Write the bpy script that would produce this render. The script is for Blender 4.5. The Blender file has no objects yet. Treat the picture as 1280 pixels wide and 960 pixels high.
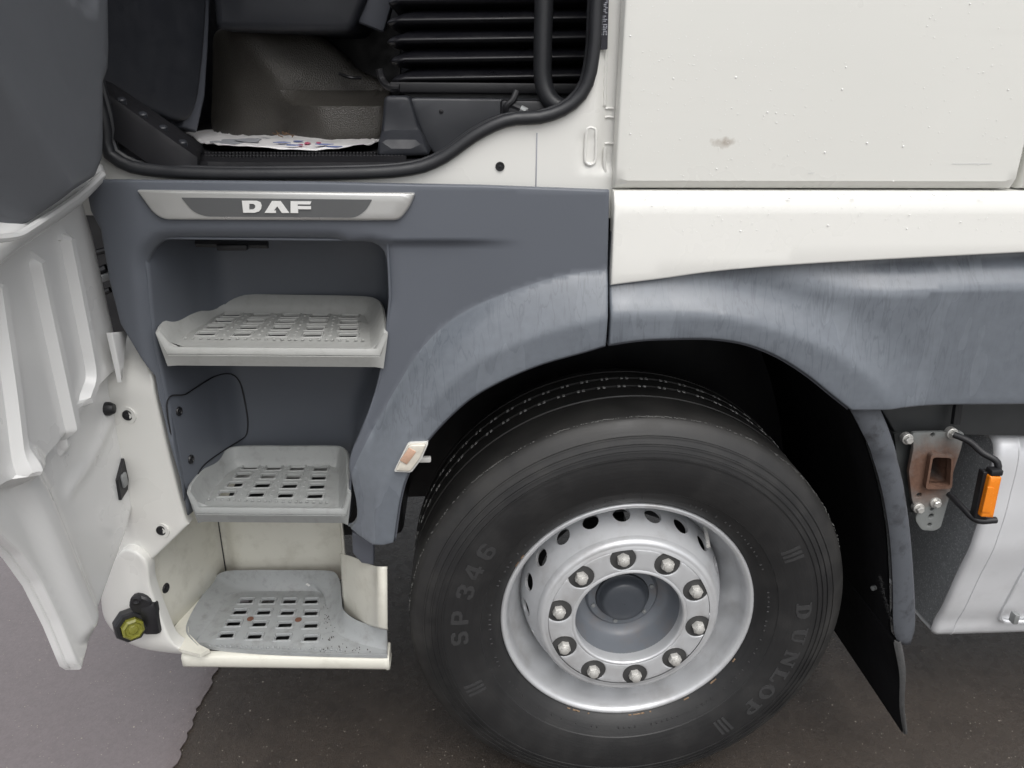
import bpy, bmesh, math, random
import numpy as np
from mathutils import Vector, Matrix
from mathutils.geometry import delaunay_2d_cdt
random.seed(7); RNG = np.random.RandomState(7)
PI = math.pi
sc = bpy.context.scene
COL = sc.collection

# ------------------------------------------------------------------ camera
FPX = 960.0
pitch, yaw, roll = [math.radians(a) for a in (21.62, 3.38, -.52)]
CAM = np.array([-.364, -1.46, 1.663])
Fw = np.array([math.sin(yaw)*math.cos(pitch), math.cos(yaw)*math.cos(pitch), -math.sin(pitch)])
r0 = np.array([math.cos(yaw), -math.sin(yaw), 0.0]); d0 = np.cross(Fw, r0)
Rt = math.cos(roll)*r0 + math.sin(roll)*d0
Dn = -math.sin(roll)*r0 + math.cos(roll)*d0
cd = bpy.data.cameras.new('camera'); cam = bpy.data.objects.new('camera', cd); COL.objects.link(cam)
cd.sensor_width = 36; cd.lens = 36*FPX/1280; cd.clip_start = .02; cd.clip_end = 2000
M = Matrix.Identity(4)
for i in range(3):
    M[i][0] = Rt[i]; M[i][1] = -Dn[i]; M[i][2] = -Fw[i]; M[i][3] = CAM[i]
cam.matrix_world = M
sc.camera = cam

# ------------------------------------------------------------------ light: overcast daylight
w = bpy.data.worlds.new('World'); sc.world = w; w.use_nodes = True
nt = w.node_tree; nt.nodes.clear()
SUN_EL, SUN_AZ = math.radians(60), math.radians(166)     # azimuth clockwise from +Y
sky = nt.nodes.new('ShaderNodeTexSky'); sky.sky_type = 'NISHITA'; sky.sun_disc = False
sky.sun_elevation = SUN_EL; sky.sun_rotation = SUN_AZ
sky.air_density = 1.0; sky.dust_density = 4.0; sky.ozone_density = 1.0
hs = nt.nodes.new('ShaderNodeHueSaturation'); hs.inputs['Saturation'].default_value = .16
bg = nt.nodes.new('ShaderNodeBackground'); bg.inputs['Strength'].default_value = .15
wo = nt.nodes.new('ShaderNodeOutputWorld')
nt.links.new(sky.outputs[0], hs.inputs['Color']); nt.links.new(hs.outputs[0], bg.inputs['Color']); nt.links.new(bg.outputs[0], wo.inputs['Surface'])
sd = bpy.data.lights.new('sun', 'SUN'); sd.energy = .9; sd.angle = math.radians(60); sd.color = (1, .97, .93)
sun = bpy.data.objects.new('sun', sd); COL.objects.link(sun)
sv = Vector((math.sin(SUN_AZ)*math.cos(SUN_EL), math.cos(SUN_AZ)*math.cos(SUN_EL), math.sin(SUN_EL)))
sun.rotation_euler = (-sv).to_track_quat('-Z', 'Y').to_euler()
sc.view_settings.view_transform = 'Standard'; sc.view_settings.look = 'None'
sc.view_settings.exposure = 0.4; sc.view_settings.gamma = 1.0; sc.view_settings.use_curve_mapping = False

# ------------------------------------------------------------------ measuring helpers (photo pixel -> place)
def ray(px, py): return (px-640)/FPX*Rt + (py-480)/FPX*Dn + Fw
def P(px, py, Y): d = ray(px, py); return Vector(CAM + d*(Y-CAM[1])/d[1])
def PX(px, py, X): d = ray(px, py); return Vector(CAM + d*(X-CAM[0])/d[0])
def PZ(px, py, Z): d = ray(px, py); return Vector(CAM + d*(Z-CAM[2])/d[2])
def skin(x, base=-.04):                                   # plan line of the cab side: tapers in and rounds off to the front
    y = base
    if x < -.55: y += .065*(-.55-x)
    if x < -1.0: y += 8.3*min(-1.0-x, .34)**3.2
    return y
def S(px, py, base=-.04):
    Y = base
    for _ in range(6): Y = skin(P(px, py, Y).x, base)
    return P(px, py, Y)
def xz(pts): return [(p.x, p.z) for p in pts]
def Sx(pts, base=-.04): return xz([S(a, b, base) for a, b in pts])

# ------------------------------------------------------------------ mesh helpers
def crom(pts, n, closed=False):
    """Catmull-Rom through pts, n points evenly spaced along the length"""
    p = [np.array(q, float) for q in pts]
    if closed: p = [p[-1]] + p + [p[0], p[1]]
    else: p = [2*p[0]-p[1]] + p + [2*p[-1]-p[-2]]
    out = []
    for i in range(1, len(p)-2):
        for k in range(24):
            t = k/24.0
            out.append(.5*((2*p[i]) + (-p[i-1]+p[i+1])*t + (2*p[i-1]-5*p[i]+4*p[i+1]-p[i+2])*t*t + (-p[i-1]+3*p[i]-3*p[i+1]+p[i+2])*t**3))
    out.append(p[-2]); out = np.array(out)
    L = np.r_[0, np.cumsum(np.linalg.norm(np.diff(out, axis=0), axis=1))]
    s = np.linspace(0, L[-1], n+1 if closed else n)
    if closed: s = s[:-1]
    return np.stack([np.interp(s, L, out[:, k]) for k in range(out.shape[1])], 1)
def resample(pts, step, closed=False):
    p = [np.array(q, float) for q in pts]
    if closed: p.append(p[0])
    out = []
    for a, b in zip(p[:-1], p[1:]):
        n = max(1, int(np.linalg.norm(b-a)/step+.5))
        for k in range(n): out.append(a+(b-a)*k/n)
    if not closed: out.append(p[-1])
    return np.array(out)
def round_poly(pts, rad, n=6):
    """polygon with rounded corners; rad scalar or list"""
    out = []; N = len(pts)
    for i in range(N):
        a, b, c = [np.array(pts[(i+k) % N], float) for k in (-1, 0, 1)]
        r = rad[i] if isinstance(rad, (list, tuple)) else rad
        la, lc = np.linalg.norm(a-b), np.linalg.norm(c-b)
        r = min(r, la*.48, lc*.48)
        if r < 1e-5: out.append(b); continue
        p0, p2 = b+(a-b)/la*r, b+(c-b)/lc*r
        for k in range(n+1):
            t = k/n; out.append((1-t)**2*p0 + 2*t*(1-t)*b + t*t*p2)
    return [tuple(q) for q in out]
def seg_dist(Q, poly, closed=False):
    Q = np.atleast_2d(np.array(Q, float)); p = np.array(poly, float)
    if closed: p = np.vstack([p, p[:1]])
    best = np.full(len(Q), 1e9)
    for a, b in zip(p[:-1], p[1:]):
        d = b-a; L = d@d
        if L < 1e-14: continue
        t = np.clip(((Q-a)@d)/L, 0, 1)
        best = np.minimum(best, np.linalg.norm(Q-(a+t[:, None]*d), axis=1))
    return best
def inside(Q, poly):
    Q = np.atleast_2d(np.array(Q, float)); p = np.array(poly, float); n = len(p)
    r = np.zeros(len(Q), bool)
    for i in range(n):
        a, b = p[i], p[(i+1) % n]
        c = ((a[1] > Q[:, 1]) != (b[1] > Q[:, 1]))
        with np.errstate(divide='ignore', invalid='ignore'):
            xi = (b[0]-a[0])*(Q[:, 1]-a[1])/(b[1]-a[1]) + a[0]
        r ^= c & (Q[:, 0] < xi)
    return r
def sstep(t): t = np.clip(t, 0, 1); return t*t*(3-2*t)

def mkmesh(name, verts, faces, sharp=35, smooth=True, recalc=True):
    me = bpy.data.meshes.new(name)
    me.from_pydata([tuple(map(float, v)) for v in verts], [], [tuple(f) for f in faces])
    bm = bmesh.new(); bm.from_mesh(me)
    bmesh.ops.remove_doubles(bm, verts=bm.verts, dist=1e-5)
    if recalc: bmesh.ops.recalc_face_normals(bm, faces=bm.faces)
    for f in bm.faces: f.smooth = smooth
    if smooth:
        for e in bm.edges:
            if len(e.link_faces) == 2 and e.calc_face_angle(0) > math.radians(sharp): e.smooth = False
    bm.to_mesh(me); bm.free(); me.update()
    return me
def link(name, me, mat, parent=None, **props):
    o = bpy.data.objects.new(name, me); COL.objects.link(o)
    if mat is not None and len(me.materials) == 0: me.materials.append(mat)
    if parent is not None: o.parent = parent
    for k, v in props.items(): o[k] = v
    return o
def obj(name, verts, faces, mat, parent=None, sharp=35, smooth=True, **props):
    return link(name, mkmesh(name, verts, faces, sharp, smooth), mat, parent, **props)

FR_SIDE = (Vector((0, 0, 0)), Vector((1, 0, 0)), Vector((0, 0, 1)), Vector((0, -1, 0)))     # u=x v=z depth=-y
FR_FLOOR = (Vector((0, 0, 0)), Vector((1, 0, 0)), Vector((0, 1, 0)), Vector((0, 0, 1)))     # u=x v=y depth=z
def cdt_fill(outline, holes, cons, res, edge_r):
    pts = []; edges = []
    def add_loop(lp, closed=True):
        s = len(pts); pts.extend([tuple(q) for q in lp]); n = len(lp)
        for i in range(n if closed else n-1): edges.append((s+i, s+(i+1) % n))
    out = resample(outline, res, True); add_loop(out)
    hs = [resample(h, res, True) for h in holes]
    for h in hs: add_loop(h)
    for c in cons:
        c = resample(c, res)
        d = seg_dist(c, out, True)
        c = c[(d > res*.3) & inside(c, out)]
        if len(c) > 1: add_loop(c, False)
    if edge_r > 0:
        loops = [out]+hs
        for li, lp in enumerate(loops):
            n = len(lp); pa = np.roll(lp, 1, 0); pb = np.roll(lp, -1, 0)
            t0 = lp-pa; t0 /= np.maximum(np.linalg.norm(t0, axis=1), 1e-9)[:, None]; t1 = pb-lp; t1 /= np.maximum(np.linalg.norm(t1, axis=1), 1e-9)[:, None]
            t = t0+t1; nn = np.stack([-t[:, 1], t[:, 0]], 1); nn /= np.maximum(np.linalg.norm(nn, axis=1), 1e-9)[:, None]
            ch = np.clip((nn*np.stack([-t0[:, 1], t0[:, 0]], 1)).sum(1), .5, 1); nn /= ch[:, None]
            m = lp+nn*edge_r*.05
            good = inside(m, out) if li == 0 else ~inside(m, lp)
            if good.mean() < .5: nn = -nn
            for fr in (.15, .45, 1.0):
                q = lp+nn*edge_r*fr; ok = inside(q, out); d = np.full(n, 1e9)
                for l2 in loops: d = np.minimum(d, seg_dist(q, l2, True))
                for h in hs: ok &= ~inside(q, h)
                ok &= d > edge_r*fr*.93
                idx = {}
                for i in range(n):
                    if ok[i]: idx[i] = len(pts); pts.append(tuple(q[i]))
                for i in range(n):
                    if i in idx and (i+1) % n in idx: edges.append((idx[i], idx[(i+1) % n]))
    lo, hi = out.min(0), out.max(0)
    gx, gy = np.meshgrid(np.arange(lo[0], hi[0], res), np.arange(lo[1], hi[1], res*.87))
    gx = gx + (np.arange(gx.shape[0]) % 2)[:, None]*res*.5
    grid = np.stack([gx.ravel(), gy.ravel()], 1)
    grid = grid[inside(grid, out)]
    if len(grid):
        d = seg_dist(grid, out, True)
        for h in hs: d = np.minimum(d, seg_dist(grid, h, True))
        grid = grid[d > max(res*.45, edge_r+res*.35)]
    if len(grid):
        for c in cons: grid = grid[seg_dist(grid, c) > res*.4]
    V = [Vector(p) for p in pts] + [Vector(p) for p in grid]
    r = delaunay_2d_cdt(V, edges, [], 0, 1e-6)
    vs = np.array([tuple(v) for v in r[0]]); fs = [f for f in r[2] if len(f) >= 3]
    cen = np.array([vs[list(f)].mean(0) for f in fs])
    ok = inside(cen, out)
    for h in hs: ok &= ~inside(cen, h)
    fs = [f for f, k in zip(fs, ok) if k]
    return vs, fs, out, hs
def allp_loops(l): return np.vstack(l)
def panel(name, outline, depth, thick, mat, parent=None, holes=(), cons=(), res=.015, edge_r=0, frame=FR_SIDE, back=None, sharp=32, mapf=None, **props):
    """solid plate: 2-D outline in a frame, relief from depth(u,v) arrays, real thickness, rounded rim"""
    vs, fs, out, hs = cdt_fill(outline, holes, cons, res, edge_r)
    D = depth(vs[:, 0], vs[:, 1]) if callable(depth) else np.full(len(vs), float(depth))
    D = np.array(D, float)+np.zeros(len(vs))
    if edge_r > 0:
        d = seg_dist(vs, out, True)
        for h in hs: d = np.minimum(d, seg_dist(vs, h, True))
        k = np.clip(1-d/edge_r, 0, 1); D = D - edge_r*(1-np.sqrt(np.maximum(0, 1-k*k)))
    O, U, V, N = frame
    def to3(u, v, dd): return mapf(u, v, dd) if mapf else O+U*u+V*v+N*dd
    top = [to3(vs[i, 0], vs[i, 1], D[i]) for i in range(len(vs))]
    bk = [to3(vs[i, 0], vs[i, 1], (D[i]-thick) if back is None else back) for i in range(len(vs))]
    n = len(vs); faces = [tuple(f) for f in fs] + [tuple(n+i for i in reversed(f)) for f in fs]
    cnt = {}
    for f in fs:
        for a, b in zip(f, f[1:]+f[:1]):
            cnt[(a, b)] = 1
    for (a, b) in list(cnt):
        if (b, a) not in cnt: faces.append((b, a, n+a, n+b))
    # drop unused verts by remap
    used = sorted({i for f in faces for i in f}); mp = {u: i for i, u in enumerate(used)}
    allv = top+bk
    return obj(name, [allv[i] for i in used], [tuple(mp[i] for i in f) for f in faces], mat, parent, sharp, **props)
def loft(curves, closed_u=False, caps=False):
    n = len(curves[0]); V = [tuple(p) for c in curves for p in c]; F = []
    for i in range(len(curves)-1):
        for j in range(n if closed_u else n-1):
            a = i*n+j; b = i*n+(j+1) % n; F.append((a, b, b+n, a+n))
    if caps:
        F.append(tuple(range(n-1, -1, -1))); F.append(tuple(range((len(curves)-1)*n, len(curves)*n)))
    return V, F
def lathe(profile, nseg=96, cy=0.0, cz=.497, cx=0.0):
    """profile (r, y) turned about the wheel axle"""
    cur = []
    for r, y in profile:
        cur.append([(cx+r*math.cos(a), y+cy, cz+r*math.sin(a)) for a in np.linspace(0, 2*PI, nseg, endpoint=False)])
    return loft(cur, True)
def tube(pts, rad, n=10, caps=True, samples=None, closed=False):
    p = crom(pts, samples or max(8, len(pts)*6), closed) if samples != 0 else np.array(pts, float)
    m = len(p); cur = []; up = np.array([0, 0, 1.0]); prevn = None
    for i in range(m):
        t = (p[(i+1) % m]-p[i-1]) if closed else (p[min(i+1, m-1)]-p[max(i-1, 0)])
        t = t/max(np.linalg.norm(t), 1e-9)
        if prevn is None:
            a = np.cross(t, up)
            if np.linalg.norm(a) < .1: a = np.cross(t, np.array([0, 1.0, 0]))
        else: a = prevn - t*(prevn@t)
        a /= np.linalg.norm(a); prevn = a; b = np.cross(t, a)
        r = rad[i*len(rad)//m] if isinstance(rad, (list, tuple)) else rad
        cur.append([p[i]+r*(math.cos(k*2*PI/n)*a+math.sin(k*2*PI/n)*b) for k in range(n)])
    if closed: cur.append(cur[0])
    return loft(cur, True, caps and not closed)
def box_bm(c, s, bev=.003, seg=2, rot=None):
    bm = bmesh.new(); bmesh.ops.create_cube(bm, size=1)
    for v in bm.verts: v.co = Vector((v.co.x*s[0], v.co.y*s[1], v.co.z*s[2]))
    if bev > 0: bmesh.ops.bevel(bm, geom=bm.edges[:], offset=bev, segments=seg, affect='EDGES', profile=.5)
    if rot is not None: bmesh.ops.transform(bm, matrix=rot.to_4x4(), verts=bm.verts)
    for v in bm.verts: v.co += Vector(c)
    vs = [tuple(v.co) for v in bm.verts]; bm.verts.index_update(); fs = [tuple(x.index for x in f.verts) for f in bm.faces]
    bm.free(); return vs, fs
def join(*vf):
    V = []; F = []
    for v, f in vf:
        n = len(V); V += [tuple(q) for q in v]; F += [tuple(i+n for i in q) for q in f]
    return V, F
def basis(nrm, up=(0, 0, 1)):
    n = Vector(nrm).normalized(); u = Vector(up).cross(n)
    if u.length < .01: u = Vector((1, 0, 0)).cross(n)
    u.normalize(); v = n.cross(u); return u, v, n
def disc_stack(c, nrm, prof, seg=20, up=(0, 0, 1), rot=0):
    """solid of revolution about nrm through c; prof (radius, height) from base to tip"""
    u, v, n = basis(nrm, up); c = Vector(c); cur = []
    for r, h in prof:
        cur.append([c+n*h+u*(r*math.cos(rot+k*2*PI/seg))+v*(r*math.sin(rot+k*2*PI/seg)) for k in range(seg)])
    return loft(cur, True, True)

# ------------------------------------------------------------------ materials
def newmat(name):
    m = bpy.data.materials.new(name); m.use_nodes = True; t = m.node_tree
    b = t.nodes['Principled BSDF']; return m, t, b
def nd(t, kind, **kw):
    n = t.nodes.new(kind)
    for k, v in kw.items():
        if k in n.inputs: n.inputs[k].default_value = v
        else: setattr(n, k, v)
    return n
def coords(t, scale=(1, 1, 1)):
    tc = nd(t, 'ShaderNodeTexCoord'); mp = nd(t, 'ShaderNodeMapping'); mp.inputs['Scale'].default_value = scale
    t.links.new(tc.outputs['Object'], mp.inputs['Vector']); return mp.outputs[0]
def noise(t, vec, scale, detail=4, rough=.55):
    n = nd(t, 'ShaderNodeTexNoise', Scale=scale, Detail=detail, Roughness=rough); t.links.new(vec, n.inputs['Vector']); return n.outputs['Fac']
def ramp(t, fac, stops):
    r = nd(t, 'ShaderNodeValToRGB'); e = r.color_ramp.elements
    while len(e) < len(stops): e.new(.5)
    for k, (p, c) in enumerate(stops):
        e[k].position = p; e[k].color = (c, c, c, 1) if isinstance(c, (int, float)) else (*c, 1)
    t.links.new(fac, r.inputs['Fac']); return r.outputs['Color']
def mix(t, fac, a, b, mode='MIX'):
    m = nd(t, 'ShaderNodeMix', data_type='RGBA', blend_type=mode)
    for s, v in ((0, fac), (6, a), (7, b)):
        if isinstance(v, bpy.types.NodeSocket): t.links.new(v, m.inputs[s])
        else: m.inputs[s].default_value = v if s == 0 else ((*v, 1) if len(v) == 3 else v)
    return m.outputs[2]
def bump(t, b, h, strength, dist=.002):
    n = nd(t, 'ShaderNodeBump', Strength=strength, Distance=dist); t.links.new(h, n.inputs['Height'])
    t.links.new(n.outputs[0], b.inputs['Normal']); return n
def simple(name, col, rough=.5, metal=0, var=.12, vscale=14, bscale=0, bstr=.2, spec=.5, coat=0, dirt=None, dirt_amt=.5, dscale=9, rvar=.1):
    m, t, b = newmat(name); v = coords(t)
    n1 = noise(t, v, vscale, 5)
    c = mix(t, n1, tuple(x*(1-var) for x in col), tuple(min(1, x*(1+var)) for x in col))
    if dirt:
        n2 = noise(t, v, dscale, 7, .65); k = ramp(t, n2, [(.5, 0.0), (.72, dirt_amt)]); c = mix(t, k, c, dirt)
    t.links.new(c, b.inputs['Base Color'])
    rr = ramp(t, noise(t, v, vscale*1.7, 4), [(.3, max(0, rough-rvar)), (.7, min(1, rough+rvar))]); t.links.new(rr, b.inputs['Roughness'])
    b.inputs['Metallic'].default_value = metal; b.inputs['Specular IOR Level'].default_value = spec; b.inputs['Coat Weight'].default_value = coat; b.inputs['Coat Roughness'].default_value = .08
    if bscale: bump(t, b, noise(t, v, bscale, 3), bstr, .001)
    return m

M_white = simple('white_paint', (.74, .735, .70), .3, var=.02, vscale=3, coat=.5, rvar=.06)
M_doorwhite = simple('door_paint', (.77, .77, .76), .3, var=.02, vscale=3, coat=.5, rvar=.06)
M_cream = simple('step_paint', (.73, .715, .635), .38, var=.03, vscale=6, coat=.2, dirt=(.3, .27, .2), dirt_amt=.25, dscale=22)
M_greyin = simple('grey_plastic', (.098, .105, .125), .5, var=.06, vscale=5, bscale=900, bstr=.15, rvar=.06)
M_doortrim = simple('door_trim_plastic', (.125, .132, .145), .5, var=.06, vscale=4, bscale=900, bstr=.2)
M_black = simple('black_plastic', (.012, .012, .014), .45, var=.2, bscale=600, bstr=.15)
M_darkint = simple('dark_interior_plastic', (.022, .024, .03), .5, var=.1, bscale=700, bstr=.2)
M_seal = simple('seal_rubber', (.02, .021, .024), .42, var=.15, bscale=300, bstr=.1)
M_liner = simple('arch_liner', (.006, .006, .007), .9, var=.3, bscale=400, bstr=.9, spec=.15)
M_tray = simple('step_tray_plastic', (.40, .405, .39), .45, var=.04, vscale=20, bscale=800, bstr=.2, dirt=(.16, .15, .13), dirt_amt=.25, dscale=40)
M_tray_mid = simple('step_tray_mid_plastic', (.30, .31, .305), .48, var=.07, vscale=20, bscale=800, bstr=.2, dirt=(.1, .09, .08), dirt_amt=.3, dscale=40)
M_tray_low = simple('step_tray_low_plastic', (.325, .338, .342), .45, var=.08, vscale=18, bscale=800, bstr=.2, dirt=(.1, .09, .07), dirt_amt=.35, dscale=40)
M_silver = simple('wheel_silver', (.60, .61, .625), .36, metal=.4, var=.08, vscale=16, dirt=(.22, .19, .16), dirt_amt=.3, dscale=11, rvar=.08)
M_nut = simple('nut_steel', (.62, .61, .58), .33, metal=.45, var=.15, vscale=60)
M_steel = simple('bracket_steel', (.30, .31, .31), .5, metal=.4, var=.15, vscale=30)
M_hub = simple('hub_grey', (.15, .163, .183), .38, var=.12, vscale=14, dirt=(.2, .13, .08), dirt_amt=.25, dscale=20)
M_brushed = simple('brushed_plate', (.56, .56, .545), .3, metal=.6, var=.03, vscale=8, rvar=.03)
M_letterbright = simple('plate_letter_bright', (.82, .82, .80), .35, metal=.1, var=.02)
M_tank = simple('tank_alloy', (.76, .77, .79), .38, metal=.25, var=.04, vscale=9, dirt=(.5, .5, .5), dirt_amt=.3, rvar=.08)
M_orange = simple('amber_lens', (.85, .24, .01), .2, var=.1, vscale=60, coat=.6)
M_paper = simple('paper', (.78, .77, .77), .7, var=.04, vscale=25, dirt=(.3, .29, .28), dirt_amt=.3, dscale=12)
M_ink = simple('label_black', (.012, .012, .02), .35, var=.1)
M_inkgrey = simple('label_print', (.35, .36, .4), .5, var=.1)
M_gritty = simple('grit', (.33, .30, .26), .6, var=.5, vscale=40)
M_letter = simple('tyre_lettering', (.034, .034, .035), .6, var=.12, vscale=40)

M_drop = simple('drop_shine_white', (.86, .86, .84), .06, var=.02, coat=1, rvar=.02)  # opaque white stands in for the bright glints of the drops
def fender_mat():
    m, t, b = newmat('wet_fender_plastic'); v = coords(t)
    st = coords(t, (38, 10, 3.2)); s = noise(t, st, 1.0, 5, .6)
    big = noise(t, v, 3.0, 3)
    dn_ = nd(t, 'ShaderNodeTexNoise', Scale=1.0, Detail=2.5, Roughness=.55, Distortion=.6); t.links.new(coords(t, (66, 20, 8)), dn_.inputs['Vector']); drip = dn_.outputs['Fac']
    big2 = noise(t, v, 4.5, 4); s2 = noise(t, coords(t, (15, 6, 3.8)), 1.0, 2.5, .5)
    k = mix(t, .4, s2, big); k = ramp(t, k, [(.535, 0.0), (.555, 1.0)])
    dk = ramp(t, drip, [(.465, 0.0), (.485, 1.0), (.505, 1.0), (.525, 0.0)])
    dk = mix(t, ramp(t, big2, [(.42, 0.0), (.55, 1.0)]), (0, 0, 0), dk)
    c = mix(t, k, (.140, .156, .179), (.153, .170, .194)); c = mix(t, mix(t, .45, dk, (0, 0, 0)), c, (.098, .110, .128))
    fine = noise(t, v, 60, 4); c = mix(t, .15, c, fine, 'OVERLAY'); t.links.new(c, b.inputs['Base Color'])
    rr = ramp(t, k, [(0, .22), (1, .36)]); t.links.new(rr, b.inputs['Roughness'])
    b.inputs['Coat Weight'].default_value = .25; b.inputs['Coat Roughness'].default_value = .28
    bump(t, b, mix(t, .98, s, noise(t, v, 700, 2)), .15, .001); return m
M_fender = fender_mat()
def tyre_mat():
    m, t, b = newmat('tyre_rubber'); tc = nd(t, 'ShaderNodeTexCoord')
    mp = nd(t, 'ShaderNodeMapping'); mp.inputs['Location'].default_value = (0, 0, -.497); t.links.new(tc.outputs['Object'], mp.inputs['Vector'])
    sx = nd(t, 'ShaderNodeSeparateXYZ'); t.links.new(mp.outputs[0], sx.inputs[0])
    cx = nd(t, 'ShaderNodeCombineXYZ'); t.links.new(sx.outputs[0], cx.inputs[0]); t.links.new(sx.outputs[2], cx.inputs[1])
    ln = nd(t, 'ShaderNodeVectorMath', operation='LENGTH'); t.links.new(cx.outputs[0], ln.inputs[0])
    ang = nd(t, 'ShaderNodeMath', operation='ARCTAN2'); t.links.new(sx.outputs[2], ang.inputs[0]); t.links.new(sx.outputs[0], ang.inputs[1])
    pol = nd(t, 'ShaderNodeCombineXYZ'); t.links.new(ln.outputs['Value'], pol.inputs[0]); t.links.new(ang.outputs[0], pol.inputs[1])
    sc_ = nd(t, 'ShaderNodeVectorMath', operation='MULTIPLY'); sc_.inputs[1].default_value = (190, 2.2, 1); t.links.new(pol.outputs[0], sc_.inputs[0])
    rings = noise(t, sc_.outputs[0], 1.0, 4, .6); v = coords(t); n2 = noise(t, v, 12, 6, .6)
    c = mix(t, rings, (.011, .011, .0118), (.019, .019, .0196)); c = mix(t, ramp(t, n2, [(.45, 0.0), (.75, .5)]), c, (.036, .035, .034)); dust = ramp(t, mix(t, .12, ln.outputs['Value'], n2), [(.455, 0.0), (.515, .55)]); c = mix(t, dust, c, (.046, .0445, .042))
    t.links.new(c, b.inputs['Base Color']); b.inputs['Roughness'].default_value = .62
    t.links.new(ramp(t, n2, [(.3, .42), (.7, .6)]), b.inputs['Roughness'])
    bump(t, b, mix(t, .3, rings, noise(t, v, 260, 3)), .35, .0015); return m
M_tyre = tyre_mat()
def ground_mat():
    m, t, b = newmat('damp_tarmac'); v = coords(t)
    g = noise(t, v, 260, 3, .6); md = noise(t, v, 28, 6, .6); lg = noise(t, v, 2.3, 5)
    c = mix(t, lg, (.032, .0245, .019), (.046, .036, .029)); c = mix(t, ramp(t, md, [(.4, 0.0), (.7, .6)]), c, (.029, .0225, .0175))
    ag = noise(t, v, 95, 8, .75); c = mix(t, ramp(t, ag, [(.35, 0.0), (.7, .75)]), c, (.068, .055, .045)); dk2 = noise(t, v, 7, 5, .6); c = mix(t, ramp(t, dk2, [(.48, 0.0), (.7, .5)]), c, (.022, .017, .014))
    sp = ramp(t, noise(t, v, 420, 2, .5), [(.70, 0.0), (.76, .45)]); c = mix(t, sp, c, (.16, .14, .115))
    t.links.new(c, b.inputs['Base Color']); t.links.new(ramp(t, md, [(.35, .12), (.65, .40)]), b.inputs['Roughness'])
    bump(t, b, mix(t, .5, g, ag), .8, .005); return m
M_ground = ground_mat()
def puddle_mat():
    m, t, b = newmat('rain_film_sheen'); v = coords(t)
    md = noise(t, v, 28, 6, .6); lg = noise(t, v, 3.0, 5)
    c = mix(t, lg, (.165, .142, .144), (.205, .177, .180)); c = mix(t, ramp(t, md, [(.45, 0.0), (.7, .25)]), c, (.13, .11, .11))  # pale colour includes the sky's reflection on the water film
    sp = ramp(t, noise(t, v, 300, 2, .5), [(.7, 0.0), (.76, .35)]); c = mix(t, sp, c, (.35, .33, .31))
    t.links.new(c, b.inputs['Base Color'])
    ag = noise(t, v, 95, 8, .75); c = mix(t, ramp(t, ag, [(.4, 0.0), (.7, .45)]), c, (.10, .086, .086)); t.links.new(c, b.inputs['Base Color'])
    b.inputs['Roughness'].default_value = .3; b.inputs['Coat Weight'].default_value = 1; b.inputs['Coat Roughness'].default_value = .04; b.inputs['Coat IOR'].default_value = 1.5
    n = nd(t, 'ShaderNodeBump', Strength=.2, Distance=.004); t.links.new(noise(t, v, 60, 3), n.inputs['Height']); t.links.new(n.outputs[0], b.inputs['Coat Normal'])
    bump(t, b, noise(t, v, 200, 3), .3, .003); return m
M_puddle = puddle_mat()
def tunnel_mat():
    m, t, b = newmat('tunnel_carpet'); v = coords(t)
    n = nd(t, 'ShaderNodeTexVoronoi', Scale=330); t.links.new(v, n.inputs['Vector'])
    c = mix(t, noise(t, v, 9, 4), (.056, .052, .046), (.078, .073, .065)); t.links.new(c, b.inputs['Base Color']); b.inputs['Roughness'].default_value = .36
    bump(t, b, n.outputs['Distance'], .5, .003); return m
M_tunnel = tunnel_mat()
def galv_mat():
    m, t, b = newmat('tank_end_speckled'); v = coords(t)
    n = noise(t, v, 230, 2, .5); n2 = noise(t, v, 60, 6, .7)
    c = mix(t, ramp(t, n, [(.55, 0.0), (.72, .8)]), (.42, .44, .46), (.95, .96, .97)); c = mix(t, ramp(t, n2, [(.5, 0.0), (.75, .5)]), c, (.80, .82, .84)); t.links.new(c, b.inputs['Base Color'])
    b.inputs['Roughness'].default_value = .6; b.inputs['Metallic'].default_value = .1; bump(t, b, n, .4, .002); return m
M_galv = galv_mat()
def rust_mat():
    m, t, b = newmat('rusty_steel'); v = coords(t)
    tc = nd(t, 'ShaderNodeTexCoord')
    ctr = P(1165, 590, .02)
    d = nd(t, 'ShaderNodeVectorMath', operation='DISTANCE'); d.inputs[1].default_value = ctr; t.links.new(tc.outputs['Object'], d.inputs[0])
    n = noise(t, v, 35, 6, .65); a = nd(t, 'ShaderNodeMath', operation='MULTIPLY_ADD'); t.links.new(n, a.inputs[0]); a.inputs[1].default_value = .06; t.links.new(d.outputs['Value'], a.inputs[2])
    k = ramp(t, a.outputs[0], [(.075, 1.0), (.13, 0.0)])
    rc = mix(t, noise(t, v, 90, 5), (.075, .038, .027), (.22, .125, .085))
    c = mix(t, k, (.22, .23, .225), rc); t.links.new(c, b.inputs['Base Color']); b.inputs['Roughness'].default_value = .65
    bump(t, b, noise(t, v, 160, 4), .3, .002); return m
M_rust = rust_mat()
def lens_mat(name, col, trans=.8, rough=.08):
    m, t, b = newmat(name); v = coords(t); c = mix(t, noise(t, v, 50, 3), tuple(x*.9 for x in col), col); t.links.new(c, b.inputs['Base Color'])
    b.inputs['Roughness'].default_value = rough; b.inputs['Transmission Weight'].default_value = trans; b.inputs['IOR'].default_value = 1.45; return m
M_clear = lens_mat('clear_lens', (.93, .92, .88), .75)
M_amber = simple('amber_bulb', (.56, .36, .26), .25, var=.15, vscale=70, coat=.5)
M_yellow = lens_mat('yellow_lens', (.34, .335, .06), .4)
M_water = lens_mat('water', (1, 1, 1), 1.0, .02); M_water.node_tree.nodes['Principled BSDF'].inputs['IOR'].default_value = 1.33

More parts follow.
